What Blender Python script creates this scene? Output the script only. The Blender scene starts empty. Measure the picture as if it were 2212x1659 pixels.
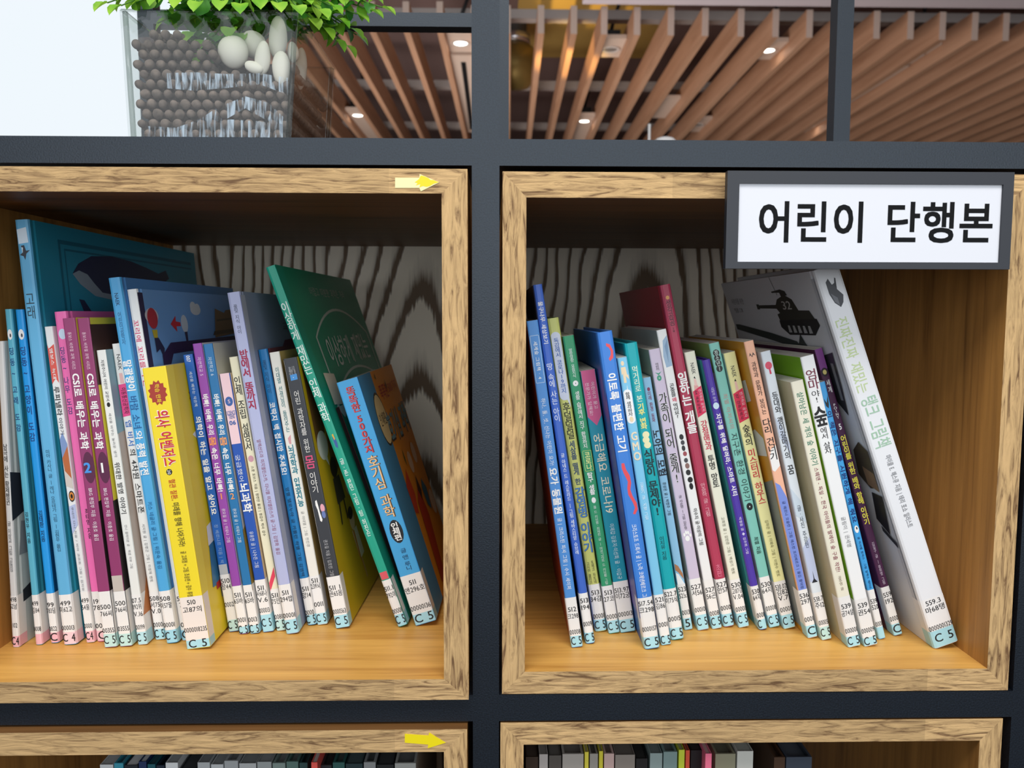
import bpy, math, random
import numpy as np
from mathutils import Matrix, Vector

random.seed(7)
scene = bpy.context.scene
coll = scene.collection

# ------------------------------------------------------------------ camera
S = 0.55                       # metres from the lens to the shelf front
CZ = 1.35                      # lens height above the floor
FPX = 1750.0
W, H = 2212.0, 1659.0
RIGHT = np.array([0.9997859242351469, -0.020579206125490003, 0.002145221787501041])
UP = np.array([-0.0004034619287547425, 0.0842702750008987, 0.9964428523351175])
FWD = np.array([0.020686781280446216, 0.9962304035846916, -0.08424393185112787])
CAM = np.array([0.0, -S, CZ])
cam_data = bpy.data.cameras.new('camera')
cam = bpy.data.objects.new('camera', cam_data)
coll.objects.link(cam)
m = Matrix.Identity(4)
for i in range(3):
    m[i][0], m[i][1], m[i][2], m[i][3] = RIGHT[i], UP[i], -FWD[i], CAM[i]
cam.matrix_world = m
cam_data.sensor_width = 36.0
cam_data.lens = FPX / W * 36.0
cam_data.clip_start = 0.02
cam_data.dof.use_dof = True
cam_data.dof.focus_distance = 0.62
cam_data.dof.aperture_fstop = 11.0
scene.camera = cam
scene.cycles.transparent_max_bounces = 24

# ------------------------------------------------------------------ light, world, exposure
scene.view_settings.view_transform = 'Standard'
scene.view_settings.look = 'None'
scene.view_settings.gamma = 1.0
scene.view_settings.use_curve_mapping = False
scene.view_settings.exposure = 0.0
world = bpy.data.worlds.new('world')
scene.world = world
world.use_nodes = True
bg = world.node_tree.nodes['Background']
bg.inputs[0].default_value = (0.90, 0.93, 1.0, 1)
bg.inputs[1].default_value = 0.34


def area(name, loc, target, sx, sy, power, color=(1, 1, 1)):
    d = bpy.data.lights.new(name, 'AREA')
    d.shape = 'RECTANGLE'
    d.size, d.size_y, d.energy, d.color = sx, sy, power, color
    o = bpy.data.objects.new(name, d)
    coll.objects.link(o)
    o.location = loc
    o.rotation_euler = (Vector(target) - Vector(loc)).to_track_quat('-Z', 'Y').to_euler()
    return o


# ceiling panel lights over the aisle in front of the shelf, an unseen broad light added behind the aisle for the steel's sheen
area('ceiling_light_panel', (-0.1, -0.95, 2.75), (0.0, 0.0, 1.3), 1.8, 0.7, 31.0, (1.0, 0.97, 0.93))
area('front_fill', (0.25, -3.2, 1.9), (0.0, 0.0, 1.35), 5.0, 1.9, 74.0, (0.93, 0.97, 1.0))
area('baffle_fill', (-0.5, 3.2, 0.9), (2.4, 6.2, 2.75), 2.0, 1.2, 42.0, (1.0, 0.90, 0.85))  # unseen fill added to brighten the ceiling baffles
sp = bpy.data.lights.new('warm_uplight', 'SPOT')
sp.energy, sp.color, sp.spot_size, sp.spot_blend, sp.shadow_soft_size = 170.0, (1.0, 0.66, 0.20), math.radians(17), 0.6, 0.03
so = bpy.data.objects.new('warm_uplight', sp)
coll.objects.link(so)
so.location = (0.05, 2.6, CZ + 0.30)
so.rotation_euler = (Vector((0.36, 3.50, CZ + 1.28)) - so.location).to_track_quat('-Z', 'Y').to_euler()


# ------------------------------------------------------------------ projection helpers
def ray(px, py):
    return FWD + RIGHT * ((px - W / 2) / FPX) - UP * ((py - H / 2) / FPX)


def on_y(px, py, Y):
    q = ray(px, py)
    return CAM + q * ((Y - CAM[1]) / q[1])


def on_z(px, py, Z):
    q = ray(px, py)
    return CAM + q * ((Z - CAM[2]) / q[2])


# ------------------------------------------------------------------ materials
MATS = {}


def lin(c):
    return c / 12.92 if c <= 0.04045 else ((c + 0.055) / 1.055) ** 2.4


def hexc(h):
    h = h.lstrip('#')
    return tuple(lin(int(h[i:i + 2], 16) / 255) for i in (0, 2, 4))


def new_mat(name):
    mt = bpy.data.materials.new(name)
    mt.use_nodes = True
    nt = mt.node_tree
    return mt, nt, nt.nodes['Principled BSDF']


ALB = 0.92


def paper(h, rough=0.42, coat=0.0, spec=0.4):
    """printed paper of one flat ink colour"""
    key = (h, rough, coat, spec)
    if key not in MATS:
        mt, nt, b = new_mat('paper_' + h.lstrip('#'))
        c = hexc(h)
        b.inputs['Base Color'].default_value = (c[0] * ALB, c[1] * ALB, c[2] * ALB, 1)
        b.inputs['Roughness'].default_value = rough
        b.inputs['Specular IOR Level'].default_value = spec
        if coat:
            b.inputs['Coat Weight'].default_value = coat
            b.inputs['Coat Roughness'].default_value = 0.25
        MATS[key] = mt
    return MATS[key]


def node(nt, t, **kw):
    n = nt.nodes.new(t)
    for k, v in kw.items():
        if k in n.inputs:
            n.inputs[k].default_value = v
        else:
            setattr(n, k, v)
    return n


def ramp(nt, stops):
    r = nt.nodes.new('ShaderNodeValToRGB')
    e = r.color_ramp.elements
    while len(e) < len(stops):
        e.new(0.5)
    for el, (p, c) in zip(e, stops):
        el.position = p
        el.color = tuple(c) + (1,)
    return r


def wood(name, axis, light, dark, scale=1.0, bump=0.3, rough=0.5, sawn=False, seed=0.0):
    """oak with its grain along one world axis; sawn = open, torn end-band texture"""
    mt, nt, b = new_mat(name)
    L = nt.links
    geo = node(nt, 'ShaderNodeNewGeometry')
    mp = node(nt, 'ShaderNodeMapping')
    st = [(300.0 if sawn else 140.0) * scale] * 3
    st['XYZ'.index(axis)] = (34.0 if sawn else 7.0) * scale
    mp.inputs['Scale'].default_value = st
    mp.inputs['Location'].default_value = (seed, seed * 1.7, seed * 0.6)
    L.new(geo.outputs['Position'], mp.inputs['Vector'])
    n1 = node(nt, 'ShaderNodeTexNoise', Scale=1.0, Detail=6.0, Roughness=0.62, Distortion=1.2 if sawn else 0.5)
    L.new(mp.outputs[0], n1.inputs['Vector'])
    mp2 = node(nt, 'ShaderNodeMapping')
    st2 = [38.0 * scale] * 3
    st2['XYZ'.index(axis)] = 2.6 * scale
    mp2.inputs['Scale'].default_value = st2
    mp2.inputs['Location'].default_value = (seed + 3, seed, seed * 2)
    L.new(geo.outputs['Position'], mp2.inputs['Vector'])
    n2 = node(nt, 'ShaderNodeTexNoise', Scale=1.0, Detail=3.0, Roughness=0.5, Distortion=0.4)
    L.new(mp2.outputs[0], n2.inputs['Vector'])
    mix = node(nt, 'ShaderNodeMix', data_type='FLOAT')
    mix.inputs[0].default_value = 0.22 if sawn else 0.45
    L.new(n1.outputs[0], mix.inputs[2])
    L.new(n2.outputs[0], mix.inputs[3])
    mid = [(a * 0.62 + d * 0.38) for a, d in zip(light, dark)]
    r = ramp(nt, [(0.37, dark), (0.455, mid), (0.53, light), (0.70, [min(1, c * 1.25) for c in light])] if sawn else
             [(0.30, dark), (0.45, mid), (0.60, light), (0.80, [min(1, c * 1.1) for c in light])])
    L.new(mix.outputs[0], r.inputs[0])
    if sawn:                                              # finger-jointed lengths of slightly different tone
        sp_ = node(nt, 'ShaderNodeSeparateXYZ')
        L.new(geo.outputs['Position'], sp_.inputs[0])
        ma = node(nt, 'ShaderNodeMath', operation='MULTIPLY_ADD')
        ma.inputs[1].default_value = 5.3
        ma.inputs[2].default_value = seed * 0.37
        L.new(sp_.outputs['XYZ'.index(axis)], ma.inputs[0])
        fl = node(nt, 'ShaderNodeMath', operation='FLOOR')
        L.new(ma.outputs[0], fl.inputs[0])
        wn = node(nt, 'ShaderNodeTexWhiteNoise', noise_dimensions='1D')
        L.new(fl.outputs[0], wn.inputs['W'])
        mr = node(nt, 'ShaderNodeMapRange')
        mr.inputs['To Min'].default_value = 0.78
        mr.inputs['To Max'].default_value = 1.05
        L.new(wn.outputs['Value'], mr.inputs['Value'])
        vm = node(nt, 'ShaderNodeVectorMath', operation='SCALE')
        L.new(r.outputs[0], vm.inputs[0])
        L.new(mr.outputs[0], vm.inputs['Scale'])
        L.new(vm.outputs[0], b.inputs['Base Color'])
    else:
        L.new(r.outputs[0], b.inputs['Base Color'])
    b.inputs['Roughness'].default_value = rough
    b.inputs['Specular IOR Level'].default_value = 0.3
    bp = node(nt, 'ShaderNodeBump', Strength=bump, Distance=0.0012)
    L.new(n1.outputs[0], bp.inputs['Height'])
    L.new(bp.outputs[0], b.inputs['Normal'])
    return mt


def ash_back(name, xc, z0):
    """pale ash board: growth rings cut into tall arches round the line x = xc"""
    mt, nt, b = new_mat(name)
    L = nt.links
    geo = node(nt, 'ShaderNodeNewGeometry')
    sep = node(nt, 'ShaderNodeSeparateXYZ')
    L.new(geo.outputs['Position'], sep.inputs[0])

    def math_(op, a, c=None, v=None):
        n = node(nt, 'ShaderNodeMath', operation=op)
        L.new(a, n.inputs[0])
        if c is not None:
            L.new(c, n.inputs[1])
        elif v is not None:
            n.inputs[1].default_value = v
        return n.outputs[0]
    mp = node(nt, 'ShaderNodeMapping')
    mp.inputs['Scale'].default_value = (7.0, 1.0, 2.6)
    L.new(geo.outputs['Position'], mp.inputs['Vector'])
    n = node(nt, 'ShaderNodeTexNoise', Scale=1.0, Detail=3.0, Roughness=0.5)
    L.new(mp.outputs[0], n.inputs['Vector'])
    wob = math_('MULTIPLY', math_('SUBTRACT', n.outputs[0], v=0.5), v=0.075)
    dx = math_('ADD', math_('SUBTRACT', sep.outputs[0], v=xc), wob)
    dz = math_('MULTIPLY', math_('SUBTRACT', sep.outputs[2], v=z0), v=0.11)
    r_ = math_('SQRT', math_('ADD', math_('MULTIPLY', dx, dx), math_('MULTIPLY', dz, dz)))
    mpf = node(nt, 'ShaderNodeMapping')
    mpf.inputs['Scale'].default_value = (500, 1, 25)
    L.new(geo.outputs['Position'], mpf.inputs['Vector'])
    fine = node(nt, 'ShaderNodeTexNoise', Scale=1.0, Detail=4.0)
    L.new(mpf.outputs[0], fine.inputs['Vector'])
    v = math_('ADD', math_('MULTIPLY', r_, v=84.0), math_('MULTIPLY', fine.outputs[0], v=0.28))
    fr = math_('FRACT', v)
    d, l = hexc('#6b553d'), hexc('#efe6d4')
    r = ramp(nt, [(0.0, [x * 0.75 for x in l]), (0.06, d), (0.24, d), (0.38, [x * 0.8 for x in l]), (0.55, l), (1.0, l)])
    L.new(fr, r.inputs[0])
    L.new(r.outputs[0], b.inputs['Base Color'])
    b.inputs['Roughness'].default_value = 0.6
    return mt


def steel_mat():
    mt, nt, b = new_mat('charcoal_powder_coat')
    L = nt.links
    geo = node(nt, 'ShaderNodeNewGeometry')
    n = node(nt, 'ShaderNodeTexNoise', Scale=900.0, Detail=2.0)
    L.new(geo.outputs['Position'], n.inputs['Vector'])
    r = ramp(nt, [(0.35, hexc('#0c1017')), (0.65, hexc('#151c26'))])
    L.new(n.outputs[0], r.inputs[0])
    L.new(r.outputs[0], b.inputs['Base Color'])
    b.inputs['Roughness'].default_value = 0.40
    b.inputs['Specular IOR Level'].default_value = 0.55
    b.inputs['Specular Tint'].default_value = (0.80, 0.90, 1.0, 1)
    bp = node(nt, 'ShaderNodeBump', Strength=0.35, Distance=0.0004)
    L.new(n.outputs[0], bp.inputs['Height'])
    L.new(bp.outputs[0], b.inputs['Normal'])
    return mt


def plain(name, h, rough=0.6, metal=0.0, spec=0.4):
    mt, nt, b = new_mat(name)
    c = hexc(h) if isinstance(h, str) else h
    b.inputs['Base Color'].default_value = tuple(c) + (1,)
    b.inputs['Roughness'].default_value = rough
    b.inputs['Metallic'].default_value = metal
    b.inputs['Specular IOR Level'].default_value = spec
    return mt


def glow(name, h, strength):
    mt, nt, b = new_mat(name)
    b.inputs['Base Color'].default_value = (0, 0, 0, 1)
    b.inputs['Emission Color'].default_value = tuple(hexc(h)) + (1,)
    b.inputs['Emission Strength'].default_value = strength
    return mt


RAW_L, RAW_D = hexc('#cdaa78'), hexc('#75573a')
SAWN_X = wood('sawn_oak_x', 'X', RAW_L, RAW_D, 1.0, 0.75, 0.7, True, 1.0)
SAWN_Z = wood('sawn_oak_z', 'Z', RAW_L, RAW_D, 1.0, 0.75, 0.7, True, 5.0)
HONEY_X = wood('honey_oak_x', 'X', hexc('#e8b15c'), hexc('#b0762f'), 0.9, 0.10, 0.42, False, 2.0)
HONEY_Z = wood('honey_oak_z', 'Z', hexc('#b98443'), hexc('#70481f'), 0.9, 0.15, 0.5, False, 9.0)
HONEY_SHADE = wood('shaded_honey_oak_x', 'X', hexc('#7d5730'), hexc('#4a3018'), 0.9, 0.10, 0.5, False, 2.0)  # honey oak darkened to paint in the shade under the cubby tops
ASH_L = ash_back('ash_back_board', -0.085, CZ - 0.62)
ASH_R = ash_back('ash_back_board_arched', 0.175, CZ - 0.50)
STEEL = steel_mat()
PAGES = None


def page_mat():
    mt, nt, b = new_mat('page_edges')
    L = nt.links
    tc = node(nt, 'ShaderNodeTexCoord')
    mp = node(nt, 'ShaderNodeMapping')
    mp.inputs['Scale'].default_value = (2500, 20, 20)
    L.new(tc.outputs['Object'], mp.inputs['Vector'])
    n = node(nt, 'ShaderNodeTexNoise', Scale=1.0, Detail=2.0)
    L.new(mp.outputs[0], n.inputs['Vector'])
    r = ramp(nt, [(0.3, hexc('#b8b2a4')), (0.7, hexc('#e9e6dc'))])
    L.new(n.outputs[0], r.inputs[0])
    L.new(r.outputs[0], b.inputs['Base Color'])
    b.inputs['Roughness'].default_value = 0.8
    return mt


PAGES = page_mat()


# ------------------------------------------------------------------ mesh building
class MB:
    """collects faces with materials and links them as ONE mesh object"""

    def __init__(self):
        self.v, self.f, self.mi, self.mats, self.sm = [], [], [], [], []

    def mid(self, mt):
        if mt not in self.mats:
            self.mats.append(mt)
        return self.mats.index(mt)

    def add(self, verts, faces, mt, smooth=False):
        k = len(self.v)
        self.v += [tuple(float(c) for c in p) for p in verts]
        i = self.mid(mt)
        for f in faces:
            self.f.append(tuple(a + k for a in f))
            self.mi.append(i)
            self.sm.append(smooth)

    def hexa(self, p, mt, mts=None):
        """p: 8 corners, order (x0y0z0, x1y0z0, x1y1z0, x0y1z0, then z1); mts = bottom, top, front, right, back, left"""
        fs = [(0, 3, 2, 1), (4, 5, 6, 7), (0, 1, 5, 4), (1, 2, 6, 5), (2, 3, 7, 6), (3, 0, 4, 7)]
        for i, f in enumerate(fs):
            q = [p[a] for a in f]
            self.add(q, [(0, 1, 2, 3)], mts[i] if mts else mt)

    def box(self, x0, x1, y0, y1, z0, z1, mt, mts=None):
        self.hexa([(x0, y0, z0), (x1, y0, z0), (x1, y1, z0), (x0, y1, z0),
                   (x0, y0, z1), (x1, y0, z1), (x1, y1, z1), (x0, y1, z1)], mt, mts)

    def tube(self, pts, r, mt, seg=8, cap=True):
        pts = [Vector(p) for p in pts]
        rs = r if isinstance(r, (list, tuple)) else [r] * len(pts)
        k = len(self.v)
        rings = []
        up = Vector((0, 0, 1))
        for i, p in enumerate(pts):
            d = (pts[min(i + 1, len(pts) - 1)] - pts[max(i - 1, 0)]).normalized()
            a = d.cross(up)
            if a.length < 1e-3:
                a = d.cross(Vector((1, 0, 0)))
            a.normalize()
            b2 = a.cross(d)
            rings.append([p + (a * math.cos(2 * math.pi * j / seg) + b2 * math.sin(2 * math.pi * j / seg)) * rs[i] for j in range(seg)])
        vs = [q for rg in rings for q in rg]
        fs = []
        for i in range(len(pts) - 1):
            for j in range(seg):
                fs.append((i * seg + j, i * seg + (j + 1) % seg, (i + 1) * seg + (j + 1) % seg, (i + 1) * seg + j))
        if cap:
            fs.append(tuple(range(seg - 1, -1, -1)))
            fs.append(tuple((len(pts) - 1) * seg + j for j in range(seg)))
        self.add(vs, fs, mt, True)

    def lathe(self, prof, mt, seg=20, origin=(0, 0, 0)):
        """prof: (r, z) pairs around the z axis"""
        vs, fs = [], []
        for (r, z) in prof:
            for j in range(seg):
                a = 2 * math.pi * j / seg
                vs.append((origin[0] + r * math.cos(a), origin[1] + r * math.sin(a), origin[2] + z))
        for i in range(len(prof) - 1):
            for j in range(seg):
                fs.append((i * seg + j, i * seg + (j + 1) % seg, (i + 1) * seg + (j + 1) % seg, (i + 1) * seg + j))
        self.add(vs, fs, mt, True)

    def build(self, name, parent=None, bevel=0.0):
        me = bpy.data.meshes.new(name)
        me.from_pydata(self.v, [], self.f)
        for mt in self.mats:
            me.materials.append(mt)
        me.polygons.foreach_set('material_index', self.mi)
        me.polygons.foreach_set('use_smooth', self.sm)
        me.update()
        o = bpy.data.objects.new(name, me)
        coll.objects.link(o)
        if parent:
            o.parent = parent
        if bevel:
            bm = o.modifiers.new('bevel', 'BEVEL')
            bm.width, bm.segments, bm.limit_method = bevel, 2, 'ANGLE'
        return o


def empty(name, loc=(0, 0, 0), matrix=None):
    o = bpy.data.objects.new(name, None)
    o.empty_display_size = 0.02
    coll.objects.link(o)
    if matrix is not None:
        o.matrix_world = matrix
    else:
        o.location = loc
    return o


def tag(o, label=None, cat=None, group=None, kind=None):
    for k, v in (('label', label), ('category', cat), ('group', group), ('kind', kind)):
        if v:
            o[k] = v
    return o


def struct(mb, name, bevel=0.0):
    return tag(mb.build(name, None, bevel), kind='structure')


# ------------------------------------------------------------------ lettering
GLYPH = {}
ALLTEXT = set()


def glyphs_build(chars):
    """outlines of every character needed, read from one multi-line text"""
    seq = sorted({c for c, _ in chars})
    c = bpy.data.curves.new('g', 'FONT')
    c.body = '\n'.join(seq)
    c.resolution_u = 3
    c.space_line = 2.0
    o = bpy.data.objects.new('g', c)
    coll.objects.link(o)
    bpy.context.view_layer.update()
    me = bpy.data.meshes.new_from_object(o.evaluated_get(bpy.context.evaluated_depsgraph_get()))
    vs = [(p.co.x, p.co.y) for p in me.vertices]
    buckets = {}
    for p in me.polygons:
        k = int(round((0.35 - vs[p.vertices[0]][1]) / 2.0))
        buckets.setdefault(k, []).append(tuple(p.vertices))
    for i, ch in enumerate(seq):
        fs = buckets.get(i, [])
        ids = sorted({a for f in fs for a in f})
        mp = {a: n for n, a in enumerate(ids)}
        pts = [(vs[a][0], vs[a][1] + 2.0 * i) for a in ids]
        GLYPH[ch] = (pts, [tuple(mp[a] for a in f) for f in fs], min([p[0] for p in pts] or [0]), max([p[0] for p in pts] or [0]))
    bpy.data.objects.remove(o)
    bpy.data.curves.remove(c)
    bpy.data.meshes.remove(me)


BOLD = {0: [(0, 0)], 1: [(-.013, 0), (.013, 0), (0, .012)], 2: [(-.026, -.022), (.026, -.022), (-.026, .022), (.026, .022), (0, 0)], 3: [(.019 * i, .019 * j) for i in (-1, 0, 1) for j in (-1, 0, 1)]}


def adv(ch, bold):
    if ch == ' ':
        return 0.42
    if ord(ch) > 0x2E80:
        return 0.95
    g = GLYPH[ch]
    return max(0.30, g[3] - g[2] + 0.10)


def put_glyph(mb, ch, bold, ori, ex, ey, mt, sx, sy):
    """glyph with its cell centre at ori, ex/ey unit vectors in the surface, sx/sy em size"""
    if ch == ' ':
        return
    vs, fs, x0, x1 = GLYPH[ch]
    if ord(ch) > 0x2E80:
        cx, cy = 0.46, 0.36
    else:
        cx, cy = (x0 + x1) / 2, 0.35
    nx = (ex[1] * ey[2] - ex[2] * ey[1], ex[2] * ey[0] - ex[0] * ey[2], ex[0] * ey[1] - ex[1] * ey[0])
    for k, (dx, dy) in enumerate(BOLD[bold]):                # overprinted copies, each a hair above the last, make the heavier weights
        mb.add([tuple(ori[i] + nx[i] * k * 7e-6 + ex[i] * (a - cx + dx) * sx + ey[i] * (b - cy + dy) * sy for i in range(3)) for a, b in vs], fs, mt)


def line_text(mb, text, ori, ex, ey, mt, size, length=None, bold=0):
    """one straight line of text centred at ori, running along ex"""
    tot = sum(adv(c, bold) for c in text)
    sx = length / tot if length else size
    x = -tot * sx / 2
    for ch in text:
        a = adv(ch, bold) * sx
        c = x + a / 2
        put_glyph(mb, ch, bold, [ori[i] + ex[i] * c for i in range(3)], ex, ey, mt, sx, size)
        x += a


def stack_text(mb, text, ori, ex, ey, mt, size, length, bold=0):
    """upright characters stacked downwards along -ey over length, centred at ori"""
    w = [0.55 if c == ' ' else 1.0 for c in text]
    unit = length / sum(w)
    y = length / 2
    sy = min(unit * 1.12, size * 1.5)
    for ch, k in zip(text, w):
        c = y - unit * k / 2
        put_glyph(mb, ch, bold, [ori[i] + ey[i] * c for i in range(3)], ex, ey, mt, size, sy)
        y -= unit * k


def blob(cx, cy, rx, ry, n=20, rot=0.0):
    return [(cx + rx * math.cos(2 * math.pi * i / n) * math.cos(rot) - ry * math.sin(2 * math.pi * i / n) * math.sin(rot),
             cy + rx * math.cos(2 * math.pi * i / n) * math.sin(rot) + ry * math.sin(2 * math.pi * i / n) * math.cos(rot)) for i in range(n)]


def star(cx, cy, r1, r2, n=12, sx=1.0, sy=1.0):
    return [(cx + sx * (r1 if i % 2 else r2) * math.cos(math.pi * i / n), cy + sy * (r1 if i % 2 else r2) * math.sin(math.pi * i / n)) for i in range(2 * n)]


# ------------------------------------------------------------------ bookcase frame
K = S / 600.0                                     # solved shelf measures (mm at 0.6 m) to metres


def zz(v):
    return v * K + CZ


PL, PR = -17.1 * K, 3.0 * K                        # middle post
BB, BT = zz(108.5), zz(127.5)                      # upper rail
CB, CT = zz(-311.3), zz(-290.4)                    # lower rail
DEPTH = 0.4134
TUBE = 0.020
YR = 0.380                                         # front face of the rear posts
RP = on_y(2188, 1490, 0.0)[0]                      # left face of the right-hand post
LPX = -0.418                                       # right face of the left-hand post
frame = tag(empty('bookcase_frame', ((PL + PR) / 2, 0, 0)), 'charcoal powder-coated steel bookcase frame holding the wooden cubbies', 'bookcase')
frame_off = Vector((-(PL + PR) / 2, 0, 0))


def fpart(name, x0, x1, y0, y1, z0, z1):
    b = MB()
    a = frame_off.x
    b.box(x0 + a, x1 + a, y0, y1, z0, z1, STEEL)
    return b.build(name, frame, 0.0006)


ZTOP = CZ + 0.62
ZLOW = CZ - 0.72
for x0, x1 in ((PL, PR), (RP, RP + PR - PL), (LPX - PR + PL, LPX)):
    fpart('post', x0, x1, 0, TUBE, 0.0, ZTOP)
for x0, x1 in ((LPX, PL), (PR, RP)):
    fpart('rail', x0, x1, 0, TUBE, BB, BT)
    fpart('rail', x0, x1, 0, TUBE, CB, CT)
    fpart('rail', x0, x1, 0, TUBE, ZLOW, ZLOW + 0.02)
    fpart('shelf_plate', x0, x1, TUBE + 0.0005, YR - 0.0005, BT - 0.004, BT)
    fpart('shelf_plate', x0, x1, TUBE + 0.0005, YR - 0.0005, CT - 0.004, CT)
    fpart('shelf_plate', x0, x1, TUBE + 0.0005, YR - 0.0005, ZLOW + 0.016, ZLOW + 0.02)
m0, m1 = on_y(1063, 290, YR)[0], on_y(1099, 290, YR)[0]
r0, r1 = on_y(1800.5, 290, YR)[0], on_y(1835.5, 290, YR)[0]
l0, l1 = on_y(304, 250, YR)[0], on_y(338, 250, YR)[0]
for x0, x1 in ((m0, m1), (r0, r1), (l0, l1)):
    fpart('rear_post', x0, x1, YR, YR + TUBE, BT + 0.0, ZTOP)
for x0, x1 in ((l1, m0),):
    fpart('rear_rail', x0, x1, YR, YR + TUBE, on_y(900, 57, YR)[2], on_y(900, 27, YR)[2])
fpart('rear_rail', LPX, RP, YR, YR + TUBE, BB + 0.0006, BT - 0.0045)


# ------------------------------------------------------------------ wooden cubbies
def cubby(label, X0, X1, Z0, Z1, x0, x1, z0, z1, Y0, ash):
    e = tag(empty('wooden_cubby', ((X0 + X1) / 2, Y0, Z0)), label, 'cubby', 'oak cubbies in the bookcase frame')
    ox, oy, oz = (X0 + X1) / 2, Y0, Z0

    def P(x, y, z):
        return (x - ox, y - oy, z - oz)
    g = 0.0
    D = DEPTH

    def panel(name, ia, ib, oa, ob, mts):
        # ia/ib inner edge ends, oa/ob outer edge ends (x, z)
        b = MB()
        p = [P(ia[0], Y0, ia[1]), P(ib[0], Y0, ib[1]), P(ib[0], D, ib[1]), P(ia[0], D, ia[1]),
             P(oa[0], Y0, oa[1]), P(ob[0], Y0, ob[1]), P(ob[0], D, ob[1]), P(oa[0], D, oa[1])]
        b.hexa(p, mts[0], mts)
        return b.build(name, e, 0.0007)
    hx = [HONEY_X, HONEY_X, SAWN_X, HONEY_X, HONEY_X, HONEY_X]
    hz = [HONEY_Z, HONEY_Z, SAWN_Z, HONEY_Z, HONEY_Z, HONEY_Z]
    panel('top_panel', (x0, z1), (x1, z1), (X0, Z1), (X1, Z1), [HONEY_SHADE, HONEY_SHADE, SAWN_X, HONEY_X, HONEY_X, HONEY_X])
    panel('bottom_panel', (x1, z0), (x0, z0), (X1, Z0), (X0, Z0), hx)
    panel('side_panel', (x0, z0), (x0, z1), (X0, Z0), (X0, Z1), hz)
    panel('side_panel', (x1, z1), (x1, z0), (X1, Z1), (X1, Z0), hz)
    b = MB()
    q0, q1 = P(x0, D - 0.007, z0), P(x1, D - 0.001, z1)
    b.box(q0[0], q1[0], q0[1], q1[1], q0[2], q1[2], ash)
    b.build('back_panel', e)
    return e


YL = -0.0075
def c_at(px, py, Y): 
    p = on_y(px, py, Y)
    return p[0], p[2]


LX1 = .5 * (c_at(1009, 365, YL)[0] + c_at(1013, 1514, YL)[0])
Lx1 = .5 * (c_at(954, 418, YL)[0] + c_at(959, 1467, YL)[0])
LZ1, LZ0 = c_at(1009, 365, YL)[1], c_at(1013, 1514, YL)[1]
Lz1, Lz0 = c_at(954, 418, YL)[1], c_at(959, 1467, YL)[1]
Lx0 = -407 * K
LX0 = Lx0 - (LX1 - Lx1)
LZ0 = CT + 0.0004
RX0, RX1, RZ0, RZ1 = 5.3 * K, 399.2 * K, CT + 0.0004, zz(104.5)
Rx0, Rx1, Rz0, Rz1 = 22.7 * K, 382.1 * K, zz(-272.4), zz(85.9)
cubby('oak cubby left of the middle post, holding the whale book, yellow arrow above', LX0, LX1, LZ0, LZ1, Lx0, Lx1, Lz0, Lz1, YL, ASH_L)
cubby('oak cubby right of the middle post, with the white sign across its corner', RX0, RX1, RZ0, RZ1, Rx0, Rx1, Rz0, Rz1, 0.0005, ASH_R)
dX1, dZ1 = c_at(1009, 1575, YL)
dx1, dz1 = c_at(959, 1624, YL)
ZB = ZLOW + 0.0205
cubby('lower oak cubby with a bright yellow arrow near its top right corner', LX0, dX1, ZB, dZ1, Lx0, dx1, ZB + 0.016, dz1, YL, ASH_L)
eX0, eX1, eZ1 = 4.1 * K, 396.6 * K, zz(-312.8)
ex0, ex1, ez1 = 22.0 * K, 379.1 * K, zz(-330.7)
cubby('lower oak cubby right of the middle post, below the tank book', eX0, eX1, ZB, eZ1, ex0, ex1, ZB + 0.016, ez1, 0.0005, ASH_R)

# ------------------------------------------------------------------ arrow stickers
YELLOW = paper('#f2de12', 0.45)
PALE = paper('#f4f0b4', 0.5)


def sticker(label, polys, Y):
    b = MB()
    c = on_y(*polys[0][0][0], Y)
    for k, (pts, mt) in enumerate(polys):
        off = 0.0003 + 0.00006 * k
        q = [on_y(x, y, Y) - c for x, y in pts]
        n = len(q)
        fr = [(p[0], -off, p[2]) for p in q]
        bk = [(p[0], 0.0, p[2]) for p in q]
        b.add(fr + bk, [tuple(range(n))] + [(i, (i + 1) % n, n + (i + 1) % n, n + i) for i in range(n)], mt)
    o = b.build('arrow_sticker')
    o.location = c
    return tag(o, label, 'sticker')


sticker('worn arrow sticker, pale body and yellow tip, above the left books',
        [([(853.6, 384), (906, 384), (906.5, 376), (949, 394), (909, 413.5), (906, 406), (853.6, 406)], PALE),
         ([(896, 394), (905, 387), (909, 379), (917, 381), (926, 385), (930, 389), (936, 389), (948, 394), (937, 397), (929, 402), (921, 404), (914, 402), (906, 405), (908, 398), (898, 401), (902, 396)], YELLOW)], YL)
sticker('bright yellow arrow sticker on the edge of the lower left cubby',
        [([(874.5, 1585), (925.7, 1588.5), (927, 1582), (963, 1604), (924, 1616), (925, 1608), (874.5, 1604)], YELLOW)], YL)

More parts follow.
